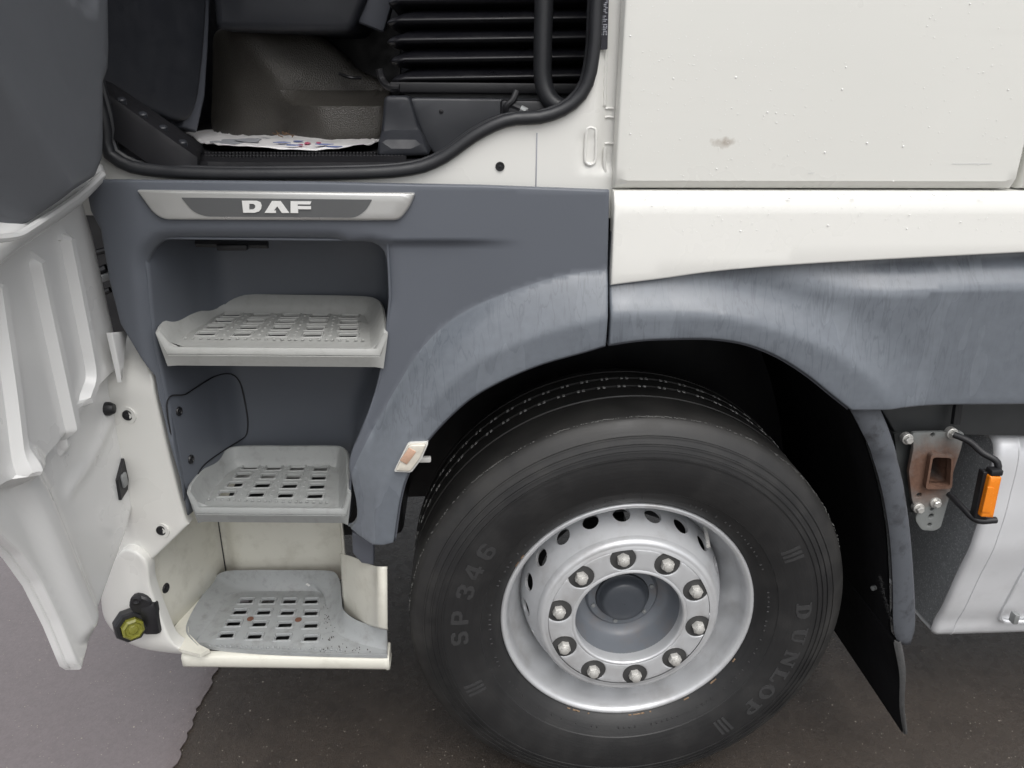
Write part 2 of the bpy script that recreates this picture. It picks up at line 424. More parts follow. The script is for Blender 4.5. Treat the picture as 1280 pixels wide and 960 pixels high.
# ------------------------------------------------------------------ the ground
def sheet(name, x0, x1, y0, y1, z, mat, **kw):
    return obj(name, [(x0, y0, z), (x1, y0, z), (x1, y1, z), (x0, y1, z)], [(0, 1, 2, 3)], mat, **kw)
sheet('ground', -300, 300, -300, 300, 0, M_ground, kind='structure')
edge = []                                                   # ragged rain edge under the cab front
yy = np.linspace(-.25, 1.6, 130); wob = np.cumsum(RNG.randn(130))*.0022
for i, y in enumerate(yy): edge.append((-1.142+.05*(y-.2)+wob[i]-wob[40]+RNG.randn()*.0028, y))
ol = edge + [(-1.15, 40.0), (-60, 40.0), (-60, -40), (-1.3, -40), (-1.25, -.6)]
panel('puddle', ol, .004, .003, M_puddle, None, res=2.5, frame=FR_FLOOR, kind='structure')
# grit lying on the tarmac
gv = []
for i in range(2600):
    x = RNG.uniform(-1.9, 1.3); y = RNG.uniform(-.2, .9); s = RNG.uniform(.0005, .0014)*(2.0 if RNG.rand() < .06 else 1)
    z = .004 if x < -1.14 else .0
    bmv = [(-1, -.8, 0), (1, -.7, 0), (.8, .9, 0), (-.9, .8, 0), (.1, 0, 1.1)]; a = RNG.uniform(0, 6)
    gv.append(([(x+s*(p*math.cos(a)-q*math.sin(a)), y+s*(p*math.sin(a)+q*math.cos(a)), z+s*h) for p, q, h in bmv], [(0, 1, 4), (1, 2, 4), (2, 3, 4), (3, 0, 4)]))
V, F = join(*gv); obj('grit', V, F, M_gritty, smooth=False, kind='stuff')

# ------------------------------------------------------------------ the truck
truck = bpy.data.objects.new('truck', None); COL.objects.link(truck); truck.empty_display_size = .3
truck['label'] = 'white and grey lorry cab with its door open, steps and silver front wheel in view'
truck['category'] = 'truck'
def plug(px, py, base=-.04, r=.011, name='screw_plug', parent=None, nrm=(0, -1, 0), pos=None, off=0):
    c = pos if pos is not None else S(px, py, base)
    prof = [(r, -.012), (r, .0015), (r*.9, .003), (r*.72, .003), (r*.66, .0012), (r*.3, .0012), (r*.28, .003), (.0005, .0035)]
    V, F = disc_stack(Vector(c)+Vector(nrm).normalized()*off, nrm, prof, 18)
    return obj(name, V, F, M_black, parent or truck, sharp=50)

# ---- upper cab body around the door opening
ap = [(131, 150), (135, 186), (150, 201), (180, 211), (260, 217), (400, 217), (500, 213), (548, 200), (595, 168), (635, 150), (678, 146), (712, 132), (733, 106), (742, 60), (745, 0)]
BASE_B = 0.0
apw = [S(a, b, BASE_B) for a, b in ap]
apw = [Vector((apw[0].x-.02, skin(apw[0].x-.02, 0), 2.4))] + [Vector((apw[0].x-.01, skin(apw[0].x, 0), 1.75))] + apw + [Vector((-.135, 0, 2.1)), Vector((-.135, 0, 2.4))]
apc = crom(apw, 120)
ap2 = [(p[0], p[2]) for p in apc]
xl = -1.30; xr = -.06
out = [(xl, 1.42), (xr, 1.42), (xr, 2.5), (xl, 2.5)]
slot = Sx([(734, 176), (734, 206)], 0)
sk = np.vectorize(lambda x: skin(x, 0))
def body_depth(u, v):
    d = -sk(u)
    q = np.stack([u, v], 1); ds = seg_dist(q, slot)
    d = d - .004*sstep((.016-ds)/.006)
    d = d - .010*sstep((u+.128)/.010)*sstep((v-1.50)/.02)                 # pillar steps back before the side panel
    return d
hole = ap2 + []
panel('cab_body', out, body_depth, .03, M_white, truck, holes=[hole], res=.012, cons=[Sx([(756, 235), (765, 120), (776, -20)], 0)])
# pressed beads of the pillar
def bead(pts, r, closed=False, dy=.0):
    V, F = tube([S(a, b, 0)+Vector((0, dy, 0)) for a, b in pts], r, 8, samples=60, closed=closed); obj('pressed_bead', V, F, M_white, truck)
bead([(733, 166), (736, 160), (741, 160), (745, 166), (744.5, 198), (741, 205), (735, 205), (731.5, 198)], .0028, True, .0015)
bead([(760.5, -30), (758.5, 60), (757, 132)], .0028, False, .009)
bead([(758, 136), (762, 135.5), (768, 136)], .0022, False, .009)
bead([(757.5, 147), (762, 146.5), (768, 147)], .0022, False, .009); bead([(757, 180), (762, 179.5), (768, 180)], .0022, False, .009)
bead([(756.5, 184), (756, 205), (758, 217), (764, 226)], .0028, False, .004)
# door seal tube along the opening
V, F = tube([Vector((p[0], p[1]-.006, p[2])) for p in apc], .0115, 12, samples=0); obj('door_seal', V, F, M_seal, truck)
ins = [Vector((p[0], p[1]+.014, p[2])) for p in apc]
cen = Vector((-.6, 0, 1.95))
ins = [q+(cen-q).normalized()*.006 for q in ins]
V, F = tube(ins, .0075, 10, samples=0); obj('inner_seal', V, F, M_seal, truck)
plug(625, 208, 0.0, .0085)
s0, s1 = S(670.5, 166, 0), S(670.5, 236, 0)
V, F = box_bm((s0+s1)/2+Vector((0, -.0003, 0)), (.0022, .002, (s0-s1).length), .0005); obj('panel_seam', V, F, M_inkgrey, truck)
# pillar label
lc = [P(748.5, -30, -.004), P(762, -30, -.004), P(759.5, 62, -.004), P(746.5, 62, -.004)]
lab = panel('pillar_label', round_poly(xz(lc), .003), .003, .0025, M_ink, truck, res=.03)
rows = []
for k in range(34):
    y = -26+k*2.1
    for xx in (0, 1):
        a = 749.5-.03*y*.8+xx*6; 
        for j in range(3):
            if RNG.rand() < .7:
                c = P(a+j*1.7, y, -.0065); rows.append(box_bm(c, (.0016+.001*RNG.rand(), .0006, .0013), 0))
V, F = join(*rows); obj('label_print', V, F, M_inkgrey, lab, smooth=False)

# ---- cab interior
def quadbox(name, pts, thick, mat, **kw):
    """thick plate through 4+ points of a plane"""
    p = [Vector(q) for q in pts]; n = (p[1]-p[0]).cross(p[2]-p[0]).normalized()
    V = p+[q+n*thick for q in p]; k = len(p)
    F = [tuple(range(k-1, -1, -1)), tuple(range(k, 2*k))]+[(i, (i+1) % k, (i+1) % k+k, i+k) for i in range(k)]
    return obj(name, V, F, mat, truck, **kw)
ZF = 1.505
V, F = join(box_bm((-.35, 1.32, ZF-.02), (2.05, 2.3, .04), .004)); obj('cab_floor', V, F, M_black, truck)
V, F = join(box_bm((.62, 1.25, 2.2), (.04, 2.4, 1.8), .004)); obj('rear_wall', V, F, M_darkint, truck)
V, F = join(box_bm((-.35, 2.48, 2.0), (2.05, .04, 2.2), .004)); obj('far_wall', V, F, M_darkint, truck)
V, F = join(box_bm((-.35, 1.25, 3.0), (2.05, 2.5, .05), .01)); obj('cab_roof', V, F, M_white, truck)
V, F = join(box_bm((-1.32, 1.25, 1.75), (.04, 2.1, .9), .004)); obj('firewall', V, F, M_darkint, truck)
# near side above the frame so that the cab is a closed room round its door opening
V, F = join(box_bm((-1.24, .02, 2.75), (.12, .05, .55), .01), box_bm((-.36, .02, 2.86), (1.9, .05, .3), .01), box_bm((.26, .03, 2.2), (.72, .04, 1.4), .01)); obj('side_frame', V, F, M_white, truck)
# inner face of the aperture / sill trim at the front
A0, A1 = P(128, 112, .06), P(248, 197, .06)
sill_front = [(-1.14, .03, ZF+.055), (-1.14, .02, ZF-.05)]
kick_a, kick_b = P(127, 104, .20), PZ(246, 158, ZF+.012)
trimz = lambda p: p
T = [P(118, 104, .055), P(134, 117, .05), P(243, 194, .045), PZ(262, 202, ZF+.004), PZ(420, 203, ZF+.004), PZ(508, 203, ZF+.004)]
# outer black face below the trim
lo_ = [Vector((q.x, q.y-.012, q.z-.075)) for q in T]
V, F = loft([crom([Vector((q.x, q.y+.0, q.z)) for q in T], 40), crom([Vector((q.x, q.y-.006, q.z-.012)) for q in T], 40), crom(lo_, 40)])
M_matblack = simple('matt_black_plastic', (.009, .009, .011), .65, var=.2, bscale=600, bstr=.15, spec=.25)
obj('sill_face', V, F, M_matblack, truck)
inn = [P(127, 98, .16), P(150, 110, .17), P(246, 176, .17), PZ(270, 190, ZF+.003), PZ(420, 191, ZF+.003), PZ(508, 192, ZF+.003)]
V, F = loft([crom(T, 40), crom([Vector(((a.x*2+b.x)/3, (a.y*2+b.y)/3, (a.z*2+b.z)/3+.006)) for a, b in zip(T, inn)], 40), crom(inn, 40), crom([q+Vector((0, .02, -.05)) for q in inn], 40)])
sill = obj('sill_trim', V, F, M_matblack, truck)
_T, _I = crom(T, 400), crom(inn, 400)
def on_sill(px, py):
    best = None; d = ray(px, py); d = d/np.linalg.norm(d)
    for A_, B_ in zip(_T, _I):
        for f_ in np.linspace(.1, .9, 15):
            q = A_*(1-f_)+B_*f_; w_ = q-CAM; dist = np.linalg.norm(w_-d*(w_@d))
            if best is None or dist < best[0]: best = (dist, q)
    return Vector(best[1])
for (a, b) in ((152, 128), (179, 146), (204, 163), (229, 181)):
    c = on_sill(a, b); V, F = disc_stack(c, (.1, -.35, 1), [(.008, -.008), (.008, .006), (.006, .008), (.001, .0085)], 14); obj('sill_stud', V, F, M_darkint, sill)
# ribbed tread strip in the sill
rb = []
for i in range(58):
    for j in range(2):
        c = PZ(258+i*4.3, 194.0+j*4.2, ZF+.004); rb.append(box_bm(c+Vector((0, 0, .003)), (.0052, .010, .008), .0014, 1))
V, F = join(*rb); obj('tread_strip', V, F, M_black, truck, smooth=False, kind='stuff')
# front kick panel (dash side), turned to face rearwards
ka = Vector((-1.20, .14, 0)); kb = P(256, 120, .52)
du = Vector((kb.x-ka.x, kb.y-ka.y, 0)); L = du.length; du.normalize(); kn = Vector((du.y, -du.x, 0))
def ik(px, py):
    d = Vector(ray(px, py)); o = Vector(CAM); t = (ka-o).dot(kn)/d.dot(kn); q = o+d*t; return ((q-ka).dot(du), q.z)
kp = [ik(118, 100), ik(132, 112), ik(175, 134), ik(222, 153), ik(240, 150), ik(250, 122), ik(257, 60), ik(262, -30), (ik(262, -30)[0], 2.4), (ik(118, 100)[0], 2.4)]
panel('kick_panel', round_poly(kp, [0, .05, .05, .05, .05, .05, .05, .02, 0, 0]), lambda u, v: .0*u, .04, M_darkint, truck, res=.04, edge_r=.012, frame=(ka, du, Vector((0, 0, 1)), kn))
kp2 = [ik(246, -30), ik(252, 60), ik(246, 120), ik(236, 160), ik(256, 166), ik(266, 120), ik(270, 60), ik(274, -30)]
panel('kick_trim', kp2, lambda u, v: -.02+0*u, .03, M_greyin, truck, res=.04, edge_r=.012, frame=(ka, du, Vector((0, 0, 1)), kn))
# engine tunnel
tp = [(255, 172), (258, 100), (262, 38), (300, 36), (395, 38), (428, 66), (446, 88), (466, 96), (489, 108), (492, 172)]
YT = .74
ridge = xz([P(306, 30, YT), P(364, 96, YT)]); toe = xz([P(420, 116, YT), P(500, 122, YT)])
def tun(u, v):
    q = np.stack([u, v], 1); d = seg_dist(q, ridge)
    r = .13*np.exp(-np.sqrt(d*d+.03**2)/.10)
    zt = P(440, 113, YT).z; r += .13*sstep((zt-v)/.03)*sstep((u+.86)/.16)
    r += .05*sstep((zt+.15-v)/.3)
    xl_ = P(262, 100, YT).x; r -= .10*sstep((xl_+.10-u)/.16)
    return -YT+r
panel('engine_tunnel', round_poly(xz([P(a, b, YT) for a, b in tp]), .05), tun, .06, M_tunnel, truck, res=.02, edge_r=.02)
quadbox('tunnel_side', [P(380, 30, .95), P(500, 30, .95), P(500, 170, .95), P(380, 170, .95)], .05, M_black)
V, F = tube([P(424, 92, .66), P(438, 97, .65), P(452, 97, .66)], .004, 8); obj('tunnel_lip', V, F, M_black, truck)
# underside of the dashboard
dp = [(262, -60), (470, -60), (458, 0), (440, 40), (404, 41), (268, 37)]
panel('dashboard', round_poly(xz([P(a, b, .55) for a, b in dp]), .02), -.55, .3, M_darkint, truck, res=.06, edge_r=.02)
V, F = box_bm(P(474, -6, .6), (.075, .05, .15), .012, 2, Matrix.Rotation(.35, 3, 'Y')); obj('dash_bracket', V, F, M_greyin, truck)
# pleated seat bellows
zr = [P(600, y, .36).z for y in (92, 70, 47, 20)]
step = (zr[3]-zr[0])/3
cur = []
x0b, x1b = P(486, 60, .36).x, .25
def rrect(x0, x1, y0, y1, z, r, n=6):
    o = []
    for cx, cy, a in ((x1-r, y0+r, -PI/2), (x1-r, y1-r, 0), (x0+r, y1-r, PI/2), (x0+r, y0+r, PI)):
        for k in range(n+1): o.append((cx+r*math.cos(a+k*PI/2/n), cy+r*math.sin(a+k*PI/2/n), z))
    return o
z = zr[0]-step*.5
for k in range(11):
    for f_, ins_ in ((0, .050), (.08, .036), (.20, .017), (.33, .006), (.44, .001), (.5, .0), (.56, .001), (.67, .006), (.80, .017), (.92, .036)):
        i = ins_; cur.append(rrect(x0b+i*.8, x1b-i, .335+i, .85-i, z+f_*step, .03+.0*i))
    z += step
V, F = loft(cur, True)
nb = len(V); V = [(x + .004*math.sin(z*40+y*9), y+.003*math.sin(x*31+z*17), z+.006*math.sin(x*5.5+1)-.010*math.exp(-((x-x0b)/.04)**2)) for x, y, z in V]
obj('seat_bellows', V, F, simple('bellows_vinyl', (.009, .009, .012), .36, var=.1), truck, sharp=75)
zb = P(600, 110, .33).z
V, F = join(box_bm(((x0b+.25)/2, .58, zb), (.25-x0b, .5, .022), .004), box_bm(((x0b+.25)/2, .58, zb-.03), (.25-x0b-.06, .46, .05), .004)); obj('seat_base', V, F, M_black, truck)
V, F = tube([P(474, 86, .36), P(478, 100, .36), P(485, 108, .34), P(500, 110, .33)], .008, 10); obj('seat_lever', V, F, M_black, truck)
pl = [(480, 120), (512, 120), (524, 160), (540, 192), (474, 194)]
panel('plinth_corner', round_poly(xz([P(a, b, .28) for a, b in pl]), .012), lambda u, v: -.28+.05*sstep((P(500, 160, .28).z-v)/.03), .2, M_darkint, truck, res=.02, edge_r=.008)
pl = [(508, 122), (700, 124), (700, 210), (560, 210), (535, 185), (520, 150)]
panel('seat_plinth', round_poly(xz([P(a, b, .31) for a, b in pl]), .02), -.31, .3, simple('plinth_plastic', (.035, .037, .043), .42, bscale=600, bstr=.15), truck, res=.05, edge_r=.006)
c = P(551.5, 139, .31); V, F = disc_stack(c, (0, -1, 0), [(.005, -.004), (.005, .002), (.001, .003)], 12); obj('screw_plug', V, F, M_black, truck)
# switch box, handbrake-like handle and grab rail beside the seat
V, F = box_bm(P(664, 142, .12), (.12, .05, .05), .006); bx = obj('switch_box', V, F, M_black, truck)
for a in (642, 656): V, F = box_bm(P(a, 149, .092), (.014, .006, .018), .002); obj('switch', V, F, M_inkgrey, bx)
V, F = join(tube([P(637, 130, .10), P(652, 137, .10), P(672, 147, .09), P(684, 150, .09)], .0075, 10), tube([P(646, 114, .10), P(641, 125, .095), P(633, 133, .095), P(632, 142, .10)], .0065, 10)); obj('pull_handle', V, F, M_black, truck)
c0 = P(652, 137, .093); V, F = tube([P(650, 136, .10), P(658, 140, .10)], .0095, 10, samples=4); obj('handle_collar', V, F, M_steel, truck)
V, F = tube([P(681, -80, .10), P(680, 0, .10), P(678.5, 60, .10), P(679, 100, .10), P(686, 122, .095), P(700, 134, .09), P(722, 137, .09)], .0175, 14, samples=50); obj('grab_rail', V, F, M_greyin if False else M_seal, truck)
# paper floor mat
def paper():
    cs = [(233, 170), (258, 182), (300, 187.5), (360, 189), (424, 188), (460, 183), (479, 178)]; bk = [(236, 167), (290, 165), (328, 158.5), (360, 162), (420, 165), (479, 168)]
    a = crom([PZ(x, y, ZF+.012) for x, y in cs], 40); b = crom([PZ(x, y, ZF+.012) for x, y in bk], 40)
    cur = []
    for k in range(15):
        t = k/14; row = a*(1-t)+b*t
        row[:, 2] += .004*np.sin(row[:, 0]*21+row[:, 1]*13)*np.sin(row[:, 1]*17)+.006*np.exp(-((row[:, 0]+.93)/.05)**2)*t + RNG.randn(40)*.0012+.006
        cur.append(row)
    V, F = loft(cur); o = obj('paper_mat', V, F, M_paper, None, sharp=60)
    md = o.modifiers.new('thickness', 'SOLIDIFY'); md.thickness = .0012
    o['label'] = 'crumpled white paper floor mat with printed logo lying on the cab floor'; o['category'] = 'paper mat'
    def on(px, py):
        best = None
        for r in cur:
            for q in r:
                e = Vector(q); d = Vector(ray(px, py)).normalized(); w_ = e-Vector(CAM); dist = (w_-d*w_.dot(d)).length
                if best is None or dist < best[0]: best = (dist, e)
        return best[1]
    Mg = simple('print_grey', (.33, .34, .37), .7); Mr = simple('print_red', (.55, .12, .2), .7); Mb = simple('print_blue', (.13, .17, .38), .7)
    for nm, m, blob in (('print_blotch', Mg, [(272, 178, 10, 2.4), (290, 176.5, 16, 3.2), (312, 175, 14, 2.6), (330, 173.4, 8, 1.6)]), ('print_red', Mr, [(384, 178.5, 5, 1.6), (398, 178.2, 4, 1.2), (376, 180.5, 4, 1)]),
                        ('print_blue', Mb, [(352, 177.5, 13, .8), (366, 181, 12, .8), (405, 180, 14, .9), (418, 183, 12, .8), (372, 176, 8, .7)])):
        for x, y, rx, ry in blob:
            c = on(x, y); k = 18; rx, ry = (rx*.75, ry*.7) if nm != 'print_blotch' else (rx*1.1, ry*.9); ring = [PZ(x+rx*math.cos(a)*(1+.25*math.sin(3*a+x)), y+ry*math.sin(a), c.z+.0035) for a in np.linspace(0, 2*PI, k, endpoint=False)]
            obj(nm, ring+[q-Vector((0, 0, .001)) for q in ring], [tuple(range(k)), tuple(range(2*k-1, k-1, -1))]+[(i, i+k, (i+1) % k+k, (i+1) % k) for i in range(k)], m, o)
    return o, on
pm, on_paper = paper()
tw = []
for i in range(16):
    c = on_paper(345+RNG.rand()*24, 169+RNG.rand()*4)+Vector((0, 0, .006)); a = RNG.uniform(0, 3)
    tw.append(tube([c, c+Vector((.012*math.cos(a), .012*math.sin(a), .004))], .0014, 5, samples=3))
V, F = join(*tw); obj('crumbs', V, F, simple('crumbs', (.16, .1, .06), .8), None, kind='stuff')

# ---- DAF step panel and front part of the wheel arch (one moulding)
mouth_l = [(181, 330), (184, 365), (187, 400), (193, 440), (203, 490), (216, 550), (230, 620), (236, 660)]
mouth_r = [(432, 660), (436, 580), (448, 545), (462, 510), (473, 470), (480, 420), (484, 375), (482, 330)]
mouth = mouth_r + [(476, 314), (458, 304.5), (400, 302), (300, 301), (215, 301.5), (192, 310)] + mouth_l
left_edge = [(233, 653), (225, 600), (210, 550), (196, 496), (192, 472), (175, 447), (150, 405), (136, 352), (125, 287), (110, 265), (105, 240), (112, 225)]
arch_in = [(757.5, 432.5), (734, 440), (673, 457.6), (617, 482), (577, 508), (535, 551), (511, 591), (500, 626), (492, 679)]
arch_bot = [(480, 681), (466, 680.5), (432, 658)]
crease = [(760, 336), (700, 345), (640, 364), (590, 386), (552, 412), (522, 444), (498, 482), (476, 520), (456, 556), (440, 592), (435.5, 625), (433, 657)]
top_e = [(200, 226), (400, 228), (600, 232), (762, 238)]
right_e = [(760, 336), (757.5, 432.5)]
o_px = left_edge + top_e + right_e + arch_in[1:] + arch_bot
mth = Sx(mouth); mth = [(float(a), float(b)) for a, b in crom(mth, 150, True)]
cre = [(float(a), float(b)) for a, b in crom(Sx(crease), 60)]
ain = [(float(a), float(b)) for a, b in crom(Sx(arch_in, -.082), 60)]
sk4 = np.vectorize(lambda x: skin(x, -.04))
shelf_z = S(520, 302).z; bandx0 = S(500, 330).x; flat_x = S(575, 330).x
abot = Sx([(480, 681), (466, 680.5)], -.078)
ring_poly = cre + abot[::-1] + ain[::-1]
outline = Sx(left_edge+top_e+right_e[:1]) + ain + Sx(arch_bot[:2], -.078) + Sx(arch_bot[2:])
def stepp(u, v):
    q = np.stack([u, v], 1); d = -sk4(u)
    dm = seg_dist(q, mth, True); d = d - .020*np.clip(1-dm/.026, 0, 1)**2*np.maximum(sstep((-.56-u)/.06)*sstep((v-.95)/.1), .35*sstep((v-1.22)/.06))            # rolled lip into the step well
    # field right of the well lies a little lower than the top band
    k = sstep((shelf_z+.003-v)/.010)*sstep((flat_x+.13-u)/.17)*sstep((u+.58)/.03)
    d = d - .012*k
    dc = seg_dist(q, cre); da = seg_dist(q, ain); inr = inside(q, ring_poly) | (da < .004); t = dc/(dc+da+1e-6); t = np.where(inr, t, 0)
    fl = .042*np.clip(t/.60, 0, 1)**.9; d = d + fl + np.where(inr, .012*k*sstep(t*4), 0)
    d = d - .012*sstep((S(128, 300).x+.004-u)/.03)*(v > .95)                          # left edge returns
    return d
outline_r = [(float(a), float(b)) for a, b in resample(outline, .012, True)]
t62 = [((a[0]*.38+b[0]*.62), (a[1]*.38+b[1]*.62)) for a, b in zip(cre, ain)]
M_steppanel = simple('step_panel_plastic', (.108, .119, .140), .46, var=.05, vscale=4, bscale=900, bstr=.15, rvar=.07)
def split_mat():
    """dry by the well, rain-washed on the flared arch"""
    return M_fender
shl = [[(-.50, shelf_z+o), (flat_x+.12, shelf_z+o)] for o in (.004, -.001, -.007)]
lipc = [tuple(map(float, (np.array(a)*.38+np.array(b)*.62))) for a, b in zip(cre, ain)]
spn = panel('step_panel', outline_r, stepp, .012, M_steppanel, truck, holes=[mth], cons=[cre]+shl, res=.0095, edge_r=.004, sharp=62)
spn.data.materials.append(M_fender)                          # the washed arch flare of the same moulding
_pc = np.array([tuple(p.center) for p in spn.data.polygons]); _in = inside(_pc[:, [0, 2]], ring_poly) | (seg_dist(_pc[:, [0, 2]], ain) < .004)
for p, k in zip(spn.data.polygons, _in): p.material_index = int(k)
# inward return of the arch edge
def arch_return(name, edge2, y0, depth):
    a = [Vector((x, y0, z)) for x, z in edge2]; V, F = loft([[p+Vector((0, k, 0)) for p in a] for k in (0, depth*.5, depth)])
    o = obj(name, V, F, M_greyin, truck); md = o.modifiers.new('t', 'SOLIDIFY'); md.thickness = .004; return o
arch_return('arch_lip', ain, -.072, .06)
# dark tongue under the lower end of the arch
tg = [(440, 664), (467, 676), (467, 706), (452, 703), (441, 690)]
panel('arch_tongue', Sx(tg, .0), .0, .02, M_greyin, truck, res=.02, edge_r=.004)

# ---- recess (well) that holds the two upper steps
def well_curve(z):
    # mouth x at this height, left and right
    zs = [(p[1], p[0]) for p in Sx(mouth_l)]; zs.sort(); xl_ = np.interp(z, [a for a, b in zs], [b for a, b in zs])
    zs = [(p[1], p[0]) for p in Sx(mouth_r)]; zs.sort(); xr_ = np.interp(z, [a for a, b in zs], [b for a, b in zs])
    yl, yr = skin(xl_)+.014, skin(xr_)+.012
    yb = .24
    return crom([(xl_-.002, yl, z), (xl_+.006, yl+.03, z), (xl_+.028, .14, z), (xl_+.042, .185, z), (xl_+.07, yb-.012, z), (xl_+.13, yb, z), ((xl_+xr_)/2, yb+.003, z), (xr_-.085, yb, z), (xr_-.03, yb-.015, z), (xr_-.008, yb-.06, z), (xr_+.006, .12, z), (xr_+.008, .06, z), (xr_+.002, yr, z)], 80)
zt = S(300, 302).z
zl = list(np.linspace(.79, zt-.06, 24))
cur = [well_curve(z) for z in zl]
base = cur[-1]
for k in range(1, 7):                                        # rounded top of the recess
    a = k/6*PI/2; c = base.copy(); f_ = 1-math.cos(a)
    c[:, 2] = zl[-1]+.06*math.sin(a)
    yf = np.interp(c[:, 0], [c[0, 0], c[-1, 0]], [c[0, 1], c[-1, 1]])
    m = np.clip((c[:, 1]-yf)/.2, 0, 1); c[:, 1] -= m*.05*f_
    c[:, 0] += np.where(c[:, 0] < c[:, 0].mean(), 1, -1)*.0
    cur.append(c)
fr = cur[-1].copy(); fr[:, 1] = np.interp(fr[:, 0], [fr[0, 0], fr[-1, 0]], [fr[0, 1], fr[-1, 1]]); cur.append(fr)
V, F = loft(cur); well = obj('step_well', V, F, M_steppanel, truck, sharp=50)
md = well.modifiers.new('t', 'SOLIDIFY'); md.thickness = .004; md.offset = 1
V, F = join(tube([P(245, 304, .10), P(335, 306, .10)], .008, 6, samples=4), box_bm(P(292, 308, .10), (.06, .03, .012), .003)); obj('well_lamp', V, F, M_black, truck)
# access cover on the left wall of the well
def on_well(px, py, lift=.003):
    d = Vector(ray(px, py)).normalized(); best = None; o = Vector(CAM)
    for i in range(len(zl)-1):
        pass
    lo = None
    for tt in np.linspace(1.3, 2.2, 360):
        q = o+d*tt
        if q.z < .5 or q.z > 1.4: continue
        c = well_curve(q.z)[:40]
        k = np.argmin((c[:, 0]-q.x)**2+(c[:, 1]-q.y)**2); dist = math.hypot(c[k, 0]-q.x, c[k, 1]-q.y)
        if best is None or dist < best[0]: best = (dist, q, c, k)
    dist, q, c, k = best; k = max(1, min(k, len(c)-2)); tg_ = Vector((c[k+1]-c[k-1])[:2].tolist()+[0]).normalized(); n = Vector((tg_.y, -tg_.x, 0))
    if n.dot(o-q) < 0: n = -n
    return q+n*lift, n
cov = [(207, 507), (232, 492), (262, 473), (280, 467), (293, 470), (302, 484), (309, 520), (309, 538), (304, 547), (280, 562), (252, 583), (240, 606), (230, 612)]
cv = [on_well(a, b, .0028)[0] for a, b in cov]
V, F = tube(cv, .0016, 6, samples=90, closed=True); obj('cover_seam', V, F, M_black, truck)
for a, b in ((223, 514), (238, 574)):
    q, n = on_well(a, b, .001); plug(0, 0, pos=q, nrm=n, r=.010)

